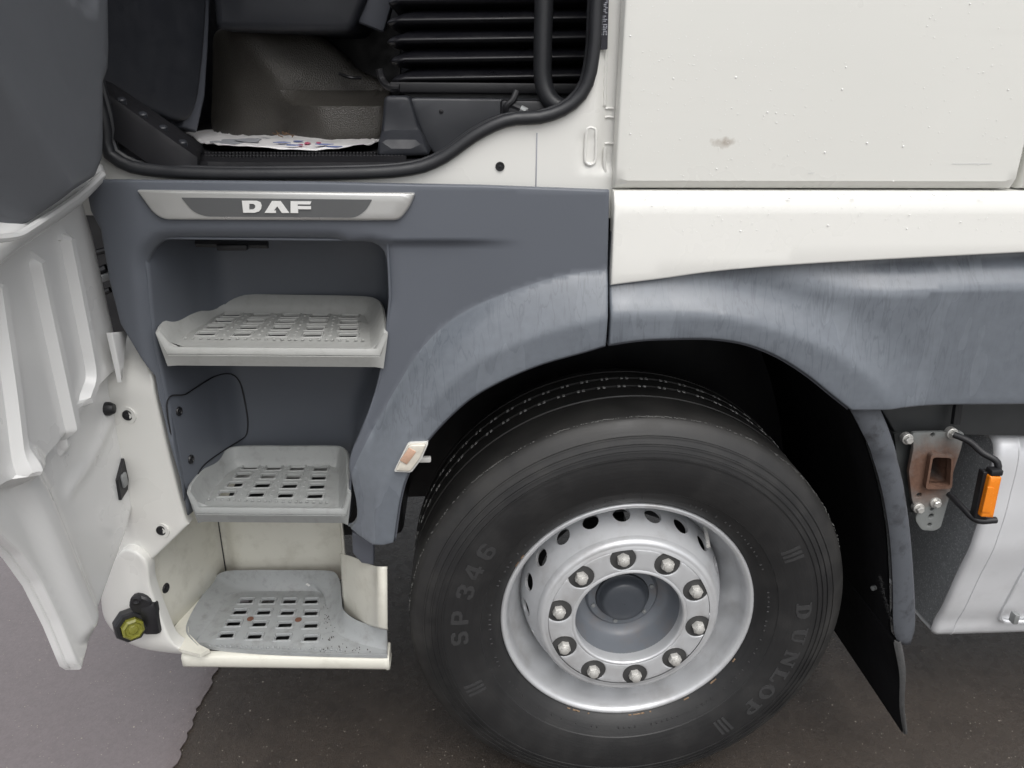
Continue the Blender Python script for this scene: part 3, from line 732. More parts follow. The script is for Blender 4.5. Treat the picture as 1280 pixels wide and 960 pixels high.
# ---- steps
def step_tray(name, rim_px, zrim, zfloor, zbot, floor_inset, mat, slots, nc, fr_base, wall=.006, front_lip=.004, raise_=.0035, label=None, ridge_off=0):
    """tray: rim (U round the back), floor with real slots, front fascia"""
    rim = crom(rim_px, 90)                                   # front-left tip -> back -> front-right tip, at rim height
    fl = rim[0].copy(); frr = rim[-1].copy()
    # floor outline: rim moved in towards the centre
    cen = np.array([(fl[0]+frr[0])/2, rim[:, 1].mean(), 0])
    flo = rim.copy(); t = np.zeros_like(rim); t[1:-1] = rim[2:]-rim[:-2]; t[0] = rim[1]-rim[0]; t[-1] = rim[-1]-rim[-2]
    nn = np.stack([t[:, 1], -t[:, 0]], 1); nn /= np.linalg.norm(nn, axis=1)[:, None]
    if ((cen[:2]-rim[45, :2])@nn[45]) < 0: nn = -nn
    flo[:, :2] += nn*floor_inset; flo[:, 2] = zfloor
    # clamp floor to the front line
    def front_y(x): return np.interp(x, [fl[0], frr[0]], [fl[1], frr[1]])
    flo[:, 1] = np.maximum(flo[:, 1], front_y(flo[:, 0])+.001)
    # rim falls to floor height at the two front tips
    L = np.r_[0, np.cumsum(np.linalg.norm(np.diff(rim, axis=0), axis=1))]; s = np.minimum(L, L[-1]-L)
    fall = sstep(s/.022)**.7
    hr = zfloor+.004+(zrim-zfloor-.004)*(.86+.14*fall)
    rim[:, 2] = hr
    nf = 26
    def close(c, zf):
        f = np.array([[c[-1, 0]+(c[0, 0]-c[-1, 0])*k/nf, 0, 0] for k in range(1, nf)])
        f[:, 1] = front_y(f[:, 0]); f[:, 2] = zf; return np.vstack([c, f])
    outer_top = close(rim, zfloor+.002); 
    ro = rim.copy(); ro[:, :2] -= nn*.004; ro[:, 2] -= .003
    outer2 = close(ro, zfloor-.004); outer2[90:, 1] -= .004
    bo = ro.copy(); bo[:, 2] = zbot; bo[:, :2] += nn*.012; bottom = close(bo, zbot); bottom[90:, 1] += .006
    bott2 = bottom.copy(); bott2[:, 2] -= .0; bott2[90:, 1] += .004
    gr = outer2.copy(); gr[90:, 2] = zfloor-.0105; 
    gr2 = gr.copy(); gr2[90:, 1] += .0025; gr2[90:, 2] -= .0015; gr3 = gr2.copy(); gr3[90:, 1] -= .0025; gr3[90:, 2] -= .0015
    ri = rim.copy(); ri[:, :2] += nn*wall*.6; ri[:, 2] -= .001*fall
    mid = rim*.42+flo*.58; mid[:, 2] = zfloor+(hr-zfloor)*.35
    mid2 = rim*.16+flo*.84; mid2[:, 2] = zfloor+(hr-zfloor)*.08
    c_in = close(ri, zfloor+.002); c_in[90:, 1] += .003
    c_m = close(mid, zfloor+.001); c_m[90:, 1] += .007
    c_m2 = close(mid2, zfloor); c_m2[90:, 1] += .010
    c_f = close(flo, zfloor); c_f[90:, 1] += .012
    cs = [bott2, bottom, gr3, gr2, gr, outer2, outer_top, c_in, c_m, c_m2, c_f]
    V, F = loft(cs, True)
    tray = obj(name, V, F, mat, truck, sharp=50, **({'label': label} if label else {}))
    # floor
    s4 = [PZ(a, b, zfloor) for a, b in slots]               # back-left, back-right, front-right, front-left slot centres
    def bil(i, j):
        a, b = i/(nc-1), j/3.0
        return (s4[0]*(1-a)+s4[1]*a)*(1-b)+(s4[3]*(1-a)+s4[2]*a)*b
    ux = (s4[2]-s4[3]).length/(nc-1); uy = (s4[3]-s4[0]).length/3
    hw, hh = ux*.245, uy*.25
    holes = []; ctrs = []
    for i in range(nc):
        for j in range(4):
            c = bil(i, j); ctrs.append(c)
            holes.append(round_poly([(c.x-hw, c.y-hh), (c.x+hw, c.y-hh), (c.x+hw, c.y+hh), (c.x-hw, c.y+hh)], .004, 2))
    fo = [(float(p[0]), float(p[1])) for p in c_f]
    fo = [(float(a), float(b)) for a, b in resample(fo, .012, True)]
    ex, ey = ux*.62, uy*.62
    tr = [(s4[0].x-ex*.8, s4[0].y+ey), (s4[1].x+ex*.8, s4[1].y+ey), (s4[2].x+ex*.8, s4[2].y-ey*1.0), (s4[3].x-ex*.8, s4[3].y-ey*1.0)]
    tr = round_poly(tr, .015)
    def dep(u, v):
        q = np.stack([u, v], 1); d = seg_dist(q, tr, True); ins_ = inside(q, tr)
        return zfloor+np.where(ins_, raise_*sstep(d/.006), 0)
    fl_ = panel('tread_plate', fo, dep, .004, mat, tray, holes=holes, res=.011, frame=FR_FLOOR, sharp=40)
    # raised frames round the slots share one mesh
    def frame_mesh():
        a = round_poly([(-hw-.006, -hh-.006), (hw+.006, -hh-.006), (hw+.006, hh+.006), (-hw-.006, hh+.006)], .006, 3)
        b = round_poly([(-hw-.001, -hh-.001), (hw+.001, -hh-.001), (hw+.001, hh+.001), (-hw-.001, hh+.001)], .004, 3)
        m_ = [((p[0]+q[0])/2, (p[1]+q[1])/2) for p, q in zip(a, b)]
        cur = [[(x, y, 0) for x, y in a], [(x*.35+p*.65, y*.35+r_*.65, .0024) for (x, y), (p, r_) in zip(a, m_)], [(x*.35+p*.65, y*.35+r_*.65, .0024) for (x, y), (p, r_) in zip(b, m_)], [(x, y, -.003) for x, y in b]]
        V, F = loft(cur, True); return mkmesh('slot_frame', V, F, 40)
    fm = frame_mesh(); fm.materials.append(mat)
    for c in ctrs:
        o = bpy.data.objects.new('slot_frame', fm); COL.objects.link(o); o.parent = tray; o.location = (c.x, c.y, zfloor+raise_-.0006)
    dots = []
    for i in range(nc):
        for j in range(5):
            for dx in (-.42, -.22, .0, .22, .42) if j == 4 else ((.5,) if i < nc-1 else ()):
                c = bil(i+dx, j-.5+(.12 if j == 4 else 0)) if j else None
                if c is None: continue
                dots.append(disc_stack((c.x, c.y, zfloor+raise_-.0005), (0, 0, 1), [(.0036, 0), (.003, .0016), (.0012, .0024)], 8, (0, 1, 0)))
            if i < nc-1 and 0 < j:
                c = bil(i+.5, j-1+.02); dots.append(disc_stack((c.x, c.y, zfloor+raise_-.0005), (0, 0, 1), [(.0036, 0), (.003, .0016), (.0012, .0024)], 8, (0, 1, 0)))
    V, F = join(*dots); obj('grip_studs', V, F, mat, tray, kind='stuff')
    # black plate put in for the shade below the slots
    xs = [p[0] for p in fo]; ys = [p[1] for p in fo]
    mxx, mnx, mxy, mny = max(xs)-.03, min(xs)+.03, max(ys)-.02, min(ys)+.045
    V, F = box_bm(((mxx+mnx)/2, (mxy+mny)/2, zfloor-.020), (mxx-mnx, mxy-mny, .006), .002); obj('slot_shade_plate', V, F, M_black, tray)
    return tray, bil
zf1, zr1, zb1 = 1.173, 1.212, 1.135
rim1 = [PZ(195, 412, zr1), PZ(210, 396, zr1), PZ(232, 384, zr1), PZ(254, 373.5, zr1), PZ(272, 369, zr1), PZ(295, 367.5, zr1), PZ(380, 368.5, zr1), PZ(450, 370, zr1), PZ(469, 373, zr1), PZ(477, 382, zr1), PZ(480, 400, zr1), PZ(480.5, 418, zr1)]
def fix_front(r, x_l, x_r):
    a, b = r[0], r[-1]; a.y = skin(a.x); b.y = skin(b.x)+.002; return r
fix_front(rim1, 0, 0)
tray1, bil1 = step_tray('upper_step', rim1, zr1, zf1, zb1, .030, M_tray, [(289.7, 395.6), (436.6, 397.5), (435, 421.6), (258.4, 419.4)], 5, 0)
zf2, zr2, zb2 = .816, .862, .779
rim2 = [PZ(232, 616, zr2), PZ(240, 602, zr2), PZ(255, 583, zr2), PZ(270, 568, zr2), PZ(285, 560, zr2), PZ(305, 557, zr2), PZ(360, 557, zr2), PZ(415, 557, zr2), PZ(428, 559, zr2), PZ(434, 568, zr2), PZ(435, 590, zr2), PZ(435, 618, zr2)]
fix_front(rim2, 0, 0)
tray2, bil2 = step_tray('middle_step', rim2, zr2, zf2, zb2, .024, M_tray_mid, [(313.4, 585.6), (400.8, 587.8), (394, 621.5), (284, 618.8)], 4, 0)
for (t_, c, z_) in ((tray1, (298, 446), 0), ):
    q = S(*c); V, F = disc_stack(q+Vector((0, .004, 0)), (0, -1, 0), [(.005, -.002), (.005, .002), (.003, .003), (.001, .003)], 14); obj('rivet', V, F, M_tray, t_)

# ---- white lower housing with the bottom step
zf3 = .432
hb = [(250, 826), (300, 832), (400, 836), (478, 838.5), (485, 834), (485.5, 819)]
# front beam under the bottom step (white)
fa = [S(226, 797), S(240, 815), S(300, 820.5), S(400, 824), S(470, 825.5), S(486, 824)]
fa = [Vector((q.x, skin(q.x)+.0, .418)) for q in [S(222, 798), S(250, 812), S(300, 818), S(360, 820), S(420, 821.5), S(486, 823)]]
fa_ = crom(fa, 40)
def off(c, dy, z): d = c.copy(); d[:, 1] += dy; d[:, 2] = z; return d
cur = [off(fa_, .030, zf3-.020), off(fa_, .016, zf3-.006), off(fa_, .004, zf3-.008), off(fa_, -.001, zf3-.014), off(fa_, 0, zf3-.036), off(fa_, .004, zf3-.043), off(fa_, .015, zf3-.047), off(fa_, .06, zf3-.047)]
V, F = loft(cur); o = obj('step_beam', V, F, M_cream, truck, sharp=60); md = o.modifiers.new('t', 'SOLIDIFY'); md.thickness = .004
# end cap of the beam
V, F = box_bm((fa_[-1, 0]-.005, fa_[-1, 1]+.032, zf3-.028), (.008, .056, .036), .003); obj('beam_end', V, F, M_cream, truck)
# back wall, left wall
yb = PZ(350, 712, zf3+.03).y
zw = .80
wl_f = S(191, 700); _f, _b = PZ(214, 787, zf3+.012), PZ(281, 711, zf3+.02)
wl = [_f+(_f-_b)*.12, _f, _f*.5+_b*.5, _b+Vector((-.004, -.012, 0)), _b+Vector((.012, .003, 0)), Vector((_b.x+.06, yb+.004, 0)), Vector((-.8, yb+.004, 0)), Vector((-.70, yb+.004, 0)), P(428, 700, yb-.01), P(430, 700, yb-.08)]
def wlv(z, sh=0):
    c = crom([(q.x, q.y+sh, z) for q in wl], 60); return c
V, F = loft([wlv(zf3-.01), wlv(.5), wlv(.6), wlv(.70), wlv(.775)]); o = obj('step_housing', V, F, M_cream, truck, sharp=60); md = o.modifiers.new('t', 'SOLIDIFY'); md.thickness = .004; md.offset = 1
_c = _b+Vector((.004, -.006, 0))
V, F = tube([Vector((_c.x, _c.y, zf3+.01)), Vector((_c.x, _c.y, .6)), Vector((_c.x, _c.y, .775))], .0016, 6, samples=10); obj('housing_seam', V, F, M_ink, truck)
def wall_pt(px, py):
    n = Vector(((_b-_f).y, -(_b-_f).x, 0)).normalized(); d = Vector(ray(px, py)); o = Vector(CAM)
    return o+d*((_f-o).dot(n)/d.dot(n))
plug(0, 0, pos=wall_pt(207, 735), nrm=((_b-_f).y, -(_b-_f).x, 0), r=.012)
# sloping white ledge between left wall and tray
ZL = zf3+.012
led = [PZ(x, y, ZL) for x, y in [(206, 800), (218, 783), (281, 711), (292, 711), (271, 722), (249, 750), (235, 776), (236, 792), (250, 806), (262, 812), (250, 818), (226, 812)]]
k = len(led)
obj('step_ledge', led+[q-Vector((0, 0, .008)) for q in led], [tuple(range(k)), tuple(range(2*k-1, k-1, -1))]+[(i, i+k, (i+1) % k+k, (i+1) % k) for i in range(k)], M_cream, truck, smooth=False)
# grey bottom tray
zr3 = .478
zr3 = zf3+.044; zl3 = ZL+.002
rim3 = [PZ(247, 806, zl3), PZ(233, 790, zl3), PZ(236, 773, zl3), PZ(250, 748, zl3+.001), PZ(267, 724, zl3+.004), PZ(280, 714.5, zl3+.022), PZ(310, 712.5, zr3), PZ(360, 712.5, zr3), PZ(405, 713, zr3), PZ(419, 716, zr3), PZ(425, 728, zr3), PZ(427, 748, zr3), PZ(430, 763, zr3), PZ(448, 776, zr3), PZ(484, 787, zr3)]
def low_tray():
    rim = crom(rim3, 100); fl0 = [PZ(243, 803, zf3), PZ(250, 795, zf3), PZ(262, 780, zf3), PZ(272, 764, zf3), PZ(284, 748, zf3), PZ(298, 741, zf3), PZ(320, 739, zf3), PZ(360, 739, zf3), PZ(395, 739, zf3), PZ(404, 744, zf3), PZ(408, 758, zf3), PZ(412, 775, zf3), PZ(420, 790, zf3), PZ(444, 803, zf3), PZ(484, 813, zf3)]
    flo = crom(fl0, 100)
    A = rim[0]; B = np.array([rim[-1][0], skin(-.56)+.012, 0])
    nf = 24
    def close(c, dz=0, dy=0):
        st, en = c[-1], c[0]; r = []
        fx = [PZ(484, 820, zf3), PZ(440, 819, zf3), PZ(380, 817.5, zf3), PZ(320, 815, zf3), PZ(275, 811, zf3), PZ(256, 807.5, zf3)]
        f = crom(fx, nf); f[:, 1] += dy; f[:, 2] += dz; return np.vstack([c, f])
    ro = rim.copy(); ro[:, 2] -= .03
    rt = rim.copy(); mid = rim*.55+flo*.45; mid[:, 2] = rim[:, 2]*.55+flo[:, 2]*.45-.004
    mid2 = rim*.2+flo*.8; mid2[:, 2] = rim[:, 2]*.12+flo[:, 2]*.88
    cs = [close(ro, -.006), close(rt, .002), close(mid, .002, .004), close(mid2, .001, .007), close(flo, 0, .009)]
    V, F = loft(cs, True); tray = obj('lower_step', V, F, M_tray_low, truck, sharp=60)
    fo = [(float(p[0]), float(p[1])) for p in resample(cs[-1][:, :2], .012, True)]
    slots = [(308, 752.7), (389, 753), (388.6, 799.4), (283.6, 795.5)]
    s4 = [PZ(a, b, zf3) for a, b in slots]; nc = 4
    def bil(i, j):
        a, b = i/(nc-1), j/3.0; return (s4[0]*(1-a)+s4[1]*a)*(1-b)+(s4[3]*(1-a)+s4[2]*a)*b
    ux = (s4[2]-s4[3]).length/3; uy = (s4[3]-s4[0]).length/3; hw, hh = ux*.235, uy*.2
    holes = []; ct = []
    for i in range(4):
        for j in range(4):
            c = bil(i, j); ct.append(c); holes.append(round_poly([(c.x-hw, c.y-hh), (c.x+hw, c.y-hh), (c.x+hw, c.y+hh), (c.x-hw, c.y+hh)], .004, 2))
    ex, ey = ux*.5, uy*.6
    tr = round_poly([(s4[0].x-ex, s4[0].y+ey), (s4[1].x+ex, s4[1].y+ey), (s4[2].x+ex, s4[2].y-ey), (s4[3].x-ex, s4[3].y-ey)], .015)
    def dep(u, v):
        q = np.stack([u, v], 1); d = seg_dist(q, tr, True); return zf3+np.where(inside(q, tr), .0035*sstep(d/.006), 0)
    panel('tread_plate', fo, dep, .004, M_tray_low, tray, holes=holes, res=.011, frame=FR_FLOOR, sharp=40)
    a = round_poly([(-hw-.007, -hh-.007), (hw+.007, -hh-.007), (hw+.007, hh+.007), (-hw-.007, hh+.007)], .006, 3); b = round_poly([(-hw-.001, -hh-.001), (hw+.001, -hh-.001), (hw+.001, hh+.001), (-hw-.001, hh+.001)], .004, 3)
    m_ = [((p[0]+q[0])/2, (p[1]+q[1])/2) for p, q in zip(a, b)]
    V, F = loft([[(x, y, 0) for x, y in a], [(x*.35+p*.65, y*.35+q*.65, .0032) for (x, y), (p, q) in zip(a, m_)], [(x*.35+p*.65, y*.35+q*.65, .0032) for (x, y), (p, q) in zip(b, m_)], [(x, y, -.003) for x, y in b]], True)
    fm = mkmesh('slot_frame', V, F, 40); fm.materials.append(M_tray_low)
    for c in ct:
        o = bpy.data.objects.new('slot_frame', fm); COL.objects.link(o); o.parent = tray; o.location = (c.x, c.y, zf3+.003)
    dots = []
    for i in range(26):
        c = PZ(262+i*6.6, 806.5+i*.22, zf3+.003); dots.append(disc_stack(c, (0, 0, 1), [(.0034, -.002), (.003, .0012), (.0012, .002)], 8, (0, 1, 0)))
    V, F = join(*dots); obj('grip_studs', V, F, M_tray_low, tray, kind='stuff')
    for a, b in ((313, 774), (373, 775)):
        V, F = disc_stack(PZ(a, b, zf3+.003), (0, 0, 1), [(.008, -.002), (.008, .002), (.005, .003), (.001, .002)], 14, (0, 1, 0)); obj('rusty_bolt', V, F, simple('rust', (.16, .07, .045), .7, var=.3, vscale=80), tray)
    xs = [p[0] for p in tr]; ys = [p[1] for p in tr]
    V, F = box_bm(((max(xs)+min(xs))/2, (max(ys)+min(ys))/2, zf3-.022), (max(xs)-min(xs)+.015, max(ys)-min(ys)+.0, .006), .001); obj('slot_shade_plate', V, F, M_black, tray)  # black sheet in place of the shade seen through the slots
    return tray
tray3 = low_tray()
V, F = box_bm(PZ(385, 731, zf3+.035), (.006, .012, .003), .001, 1, Matrix.Rotation(.8, 3, 'Z')); o = obj('paper_scrap', V, F, M_paper, None)
o['label'] = 'tiny white paper scrap on the back of the lowest step'; o['category'] = 'scrap'
# white right cheek of the bottom step
ck = [P(425, 694, .135), P(444, 700, .06), P(464, 709, .0), P(474, 711, skin(-.57)), P(484, 711, skin(-.56)+.002)]
cl = [P(429, 764, .115), P(447, 774, .05), P(465, 781, -.005), P(474, 783.5, skin(-.57)), P(484.5, 786, skin(-.56)+.002)]
c_t, c_b = crom(ck, 24), crom(cl, 24)
V, F = loft([c_t+np.array([0, .012, -.002]), c_t+np.array([0, .004, .003]), c_t, c_t*.5+c_b*.5, c_b, c_b+np.array([0, .004, -.008])]); o = obj('step_cheek', V, F, M_cream, truck, sharp=60)
md = o.modifiers.new('t', 'SOLIDIFY'); md.thickness = .006
tgc = [P(425, 660, .14), P(425, 695, .135)]

# ---- white corner fairing and bumper corner in front of the steps
fair = [(150, 432), (158, 440), (172, 447), (190, 476), (207, 550), (222, 612), (232, 650), (236, 656), (190, 700), (165, 700), (120, 690), (100, 600), (118, 450), (135, 436)]
fo2 = Sx(fair, -.022)
sk2 = np.vectorize(lambda x: skin(x, -.022))
rdg = Sx([(176, 470), (196, 560), (214, 668)], -.022)
def fdep(u, v):
    q = np.stack([u, v], 1); d = -sk2(u); zt_ = S(160, 440).z
    d = d - .07*np.clip((v-(zt_-.10))/.10, 0, 1)**2
    return d
panel('corner_fairing', fo2, fdep, .02, M_white, truck, res=.014, edge_r=.006, sharp=45)
for a, b in ((160, 519), (202, 663)):
    plug(a, b, -.022, .0115)
    q = S(a, b, -.022); V, F = disc_stack(q, (-.3, -1, 0), [(.018, -.004), (.018, .0008), (.0125, .0005)], 20); obj('plug_dimple', V, F, M_white, truck)
bp = [(181, 700), (188, 735), (202, 775), (218, 808), (246, 829), (200, 823), (160, 812), (140, 795), (128, 773), (126, 740), (150, 690)]
bo = Sx(bp, -.045); sk5 = np.vectorize(lambda x: skin(x, -.045)); zlow = S(200, 823).z
def bdep(u, v):
    return -sk5(u)-.05*np.clip((zlow+.06-v)/.09, 0, 1)**2
bo_ = [(float(a), float(b)) for a, b in crom(bo, 70, True)]
panel('bumper_corner', bo_, bdep, .03, M_white, truck, res=.014, edge_r=.006, sharp=45)
V, F = box_bm((-1.30, 1.25, .62), (.12, 2.0, .5), .05, 4); obj('front_bumper', V, F, M_white, truck)
# fog / marker lamp on the bumper corner
q = S(178, 752, -.045); nl = Vector((.55, -.80, .18)); nb = Vector((.1, -1, 0))
V, F = join(disc_stack(q+Vector((0, -.002, .0)), nb, [(.024, -.02), (.024, .010), (.020, .014), (.001, .014)], 14),
            box_bm(q+Vector((.012, -.002, -.04)), (.042, .028, .085), .010)); lamp = obj('corner_lamp', V, F, M_black, truck)
c = S(171, 772, -.045)+Vector((0, -.03, 0)); un = nl.normalized()
V, F = disc_stack(c-un*.02, nl, [(.024, -.015), (.034, -.008), (.036, .0), (.036, .022), (.033, .028), (.0255, .028), (.0245, .020)], 8, rot=.39); obj('lamp_body', V, F, M_black, lamp, smooth=False)
V, F = disc_stack(c, nl, [(.024, -.012), (.024, .020), (.019, .024), (.016, .020), (.012, .020), (.009, .023), (.001, .024)], 8, rot=.39); obj('lamp_lens', V, F, M_yellow, lamp, smooth=False)
V, F = disc_stack(S(174, 744, -.045)+Vector((0, -.014, .0)), nb, [(.012, 0), (.012, .006), (.007, .008), (.001, .005)], 14); obj('lamp_screw', V, F, M_black, lamp)

# ---- name plate
pf = [(172, 237), (520, 240.5), (513, 258), (500, 275), (206, 274), (193, 266)]
pfo = round_poly(Sx(pf), [.004, .006, .02, .012, .012, .02])
plt = panel('name_plate', pfo, lambda u, v: -sk4(u)+.009, .012, M_brushed, truck, res=.02, edge_r=.0055)
pi_ = [(229, 246), (466, 248.5), (459, 261), (446, 271), (258, 269.5), (243, 263)]
ins_ = panel('plate_insert', round_poly(Sx(pi_), [.002, .002, .02, .015, .015, .02]), lambda u, v: -sk4(u)+.0105, .003, simple('insert_grey', (.10, .103, .105), .4, var=.04), plt, res=.02)
def z6(x, y): return (160+x/3.2, 220+y/3.2)
D_o = [(463, 95), (520, 95.5), (536, 101), (541, 113), (539, 128), (530, 138), (513, 142.5), (468, 142.5)]; D_i = [(492, 107), (508, 107.5), (515, 112), (516, 120), (512, 127), (503, 130), (492, 130)]
A_o = [(588, 96), (612, 96), (651, 143), (619, 143.5), (608, 129), (597, 129), (588, 143), (553, 143)]
A_o = [(582, 96.5), (616, 96.5), (650, 143.5), (622, 143.5), (603, 117), (590, 134), (598, 134), (598, 143.5), (553, 143)]
F_o = [(656, 97), (738, 98), (734, 110), (684, 109), (684, 116), (737, 117), (737, 129), (686, 128.5), (686, 144), (656, 143.5)]
for o_, i_ in ((D_o, [D_i]), (A_o, []), (F_o, [])):
    panel('plate_letter', Sx([z6(*q) for q in o_]), lambda u, v: -sk4(u)+.0125, .003, M_letterbright, plt, holes=[Sx([z6(*q) for q in h]) for h in i_], res=.03)

# ---- side marker lamp on the arch
ml = [(492, 590), (510, 554), (536, 553), (527, 574), (514, 591)]
yb_ = -.089
M_mlens = simple('marker_lens', (.66, .62, .54), .12, var=.25, vscale=60, coat=.8)
ml_o = round_poly(xz([P(a, b, yb_) for a, b in ml]), .006)
mk = panel('side_marker', ml_o, -yb_-.001, .02, M_white, truck, res=.02)
panel('marker_lens', round_poly(xz([P(a, b, yb_-.004) for a, b in [(494, 588), (511, 556), (533, 555), (525, 573), (513, 589)]]), .006), -yb_+.007, .006, M_mlens, mk, res=.015, edge_r=.003)
V, F = box_bm(P(510, 570, yb_-.0075), (.017, .004, .034), .0018, 2, Matrix.Rotation(.62, 3, 'Y')); obj('marker_bulb', V, F, M_amber, mk)
V, F = box_bm(P(531, 574, -.02), (.026, .01, .013), .003); obj('marker_bracket', V, F, M_white, truck)

# ---- side fairing right of the door
XR = P(1268, 236, -.03).x; zbt = P(1000, 236.5, -.03).z; xl_ = P(768, 236, -.03).x
up = [(xl_, zbt), (XR, zbt), (XR, 2.5), (xl_, 2.5)]
def updep(u, v): return .03+.0015*np.sin(u*5+1)*np.sin(v*4)-.012*np.clip((zbt+.015-v)/.015, 0, 1)
def white_dirty():
    m, t, b = newmat('weathered_white_paint'); v = coords(t); tc = nd(t, 'ShaderNodeTexCoord')
    c = mix(t, noise(t, v, 2.2, 4), (.69, .69, .65), (.74, .735, .695))
    st = noise(t, coords(t, (1.2, 1, 26)), 1.0, 5); c = mix(t, ramp(t, st, [(.52, 0.0), (.75, .10)]), c, (.55, .55, .52))
    ctr = P(905, 178, -.03); mp = nd(t, 'ShaderNodeMapping'); mp.inputs['Location'].default_value = (-ctr.x, 0, -ctr.z); t.links.new(tc.outputs['Object'], mp.inputs['Vector'])
    m2 = nd(t, 'ShaderNodeMapping'); m2.inputs['Scale'].default_value = (18, 1, 50); t.links.new(mp.outputs[0], m2.inputs['Vector'])
    ln = nd(t, 'ShaderNodeVectorMath', operation='LENGTH'); t.links.new(m2.outputs[0], ln.inputs[0])
    ad = nd(t, 'ShaderNodeMath', operation='MULTIPLY_ADD'); t.links.new(noise(t, v, 70, 5), ad.inputs[0]); ad.inputs[1].default_value = 1.0; t.links.new(ln.outputs['Value'], ad.inputs[2])
    k = ramp(t, ad.outputs[0], [(.5, .9), (1.1, 0.0)]); c = mix(t, k, c, (.34, .29, .24)); t.links.new(c, b.inputs['Base Color'])
    t.links.new(ramp(t, noise(t, v, 5, 4), [(.3, .25), (.7, .42)]), b.inputs['Roughness']); b.inputs['Coat Weight'].default_value = .35; b.inputs['Coat Roughness'].default_value = .1
    bump(t, b, noise(t, v, 7, 3), .06, .004); return m
M_dirty = white_dirty()
sp = panel('side_panel', up, updep, .03, M_dirty, truck, res=.02, edge_r=.005, cons=[[(xl_+.004, zbt+.015), (XR-.004, zbt+.015)]])
up2 = [(XR+.017, zbt), (1.9, zbt), (1.9, 2.5), (XR+.017, 2.5)]
panel('rear_side_panel', up2, .026, .03, M_dirty, truck, res=.03, edge_r=.014)
V, F = box_bm(((xl_+1.9)/2, .04, zbt+.5), (1.9-xl_, .04, 1.1), .002); obj('fairing_backing', V, F, M_white, truck)
# scratches in the paint
sr = []
for (a, b, a2, b2) in ((1190, 205, 1240, 204.7), (1010, 216.5, 1018, 216), (775, 229, 784, 228.6)):
    p_, q_ = P(a, b, -.0312), P(a2, b2, -.0312); sr.append(tube([p_, q_], .00022, 4, samples=3))
V, F = join(*sr); obj('scratch', V, F, M_inkgrey, sp)
ledge_pts = [(764, 239), (1280, 241)]
zs_t = P(1000, 240, -.045).z
low = xz([P(a, b, -.045) for a, b in [(762.5, 355.5), (790, 352), (830, 347), (880, 340), (940, 334), (1020, 328.5), (1120, 323), (1280, 315)]])
low = [(float(a), float(b)) for a, b in crom(low, 50)]
lo_out = [(low[0][0], zs_t)]+low+[(1.9, 1.33), (1.9, zs_t)]
def lodep(u, v): return .040+.014*np.clip((zs_t-v)/.14, 0, 1)-.014*np.clip((v-(zs_t-.022))/.022, 0, 1)-.004*np.clip((u-low[0][0]) < .0, 0, 1)
panel('side_skirt', lo_out, lodep, .03, M_white, truck, res=.03, edge_r=.004, cons=[[(low[0][0]+.004, zs_t-.022), (1.89, zs_t-.022)]])
# ---- rear part of the wheel arch (grey)
ra = [(761.5, 432.5), (800, 427), (840, 425), (890, 425), (935, 432), (975, 448), (1010, 470), (1040, 494), (1064, 513)]
ra2 = [(float(a), float(b)) for a, b in crom(xz([P(a, b, -.077) for a, b in ra]), 60)]
zb_r = P(1170, 511, -.06).z
ftop = 1.40
fo3 = [(ra2[0][0], ftop)]+ra2+[(1.9, zb_r), (1.9, ftop)]
cr_r = [(float(a), float(b)) for a, b in crom(xz([P(a, b, -.05) for a, b in [(760, 335), (830, 338), (900, 346), (985, 364), (1060, 384), (1110, 410), (1150, 450), (1188, 512)]]), 60)]
led_r = [(float(a), float(b)) for a, b in crom(xz([P(a, b, -.05) for a, b in [(900, 386), (980, 376), (1040, 369), (1120, 364), (1280, 357), (1500, 350)]]), 40)]
ring_r = cr_r+ra2[::-1]
lx = np.array([p[0] for p in led_r]); lz = np.array([p[1] for p in led_r])
def rfd(u, v):
    q = np.stack([u, v], 1); dc = seg_dist(q, cr_r); da = seg_dist(q, ra2); inn_ = inside(q, ring_r) | (da < .004)
    t = np.where(inn_, dc/(dc+da+1e-6), 0); d = .035
    zl_ = np.interp(u, lx, lz); k = sstep((u-lx[0]-.04)/.34)
    d = d + .022*k + (.040-.016*k)*np.clip(t/.58, 0, 1)**1.7
    d = d - .042*np.clip((v-zl_)/.05, 0, 1)*(~inside(q, ring_r))*sstep(dc/.06)*k
    return d
panel('rear_fender', fo3, rfd, .012, M_fender, truck, cons=[cr_r, led_r], res=.014, edge_r=.005, sharp=62)
arch_return('arch_lip', ra2, -.066, .06)
# water drops on the white panels
dr = []
for i in range(650):
    if i < 470: px_, py_ = RNG.uniform(785, 1268), RNG.uniform(0, 228); Y_ = -.0308
    else: px_, py_ = RNG.uniform(775, 1280), RNG.uniform(256, 306); Y_ = -.0475
    if Y_ > -.04 and RNG.rand() < .3: px_ = max(788, min(1260, 880+RNG.randn()*90))
    c = P(px_, py_, Y_); r_ = RNG.uniform(.0005, .0011)*(1.9 if RNG.rand() < .05 else 1)
    dr.append(disc_stack(c, (0, -1, 0), [(r_, 0), (r_*.85, r_*.2), (r_*.4, r_*.36)], 7))
for i in range(70):
    c = P(RNG.uniform(775, 1280), 242.5+RNG.uniform(-1, 5), -.044); r_ = RNG.uniform(.001, .0025); dr.append(disc_stack(c, (0, -.7, .7), [(r_, 0), (r_*.85, r_*.4), (r_*.4, r_*.65)], 8))
V, F = join(*dr); obj('water_drops', V, F, M_drop, truck, kind='stuff')

# ---- wheel
CZ = .497
prof = [(.245, .16), (.247, .11), (.256, .085), (.268, .06), (.277, .045), (.2805, .03), (.283, .012), (.2855, .003), (.2895, -.002), (.2945, -.004), (.2985, -.002), (.300, .004), (.298, .010), (.292, .013), (.288, .03)]
V, F = lathe(prof, 120); wheel = obj('wheel', V, F, M_silver, truck, sharp=50)
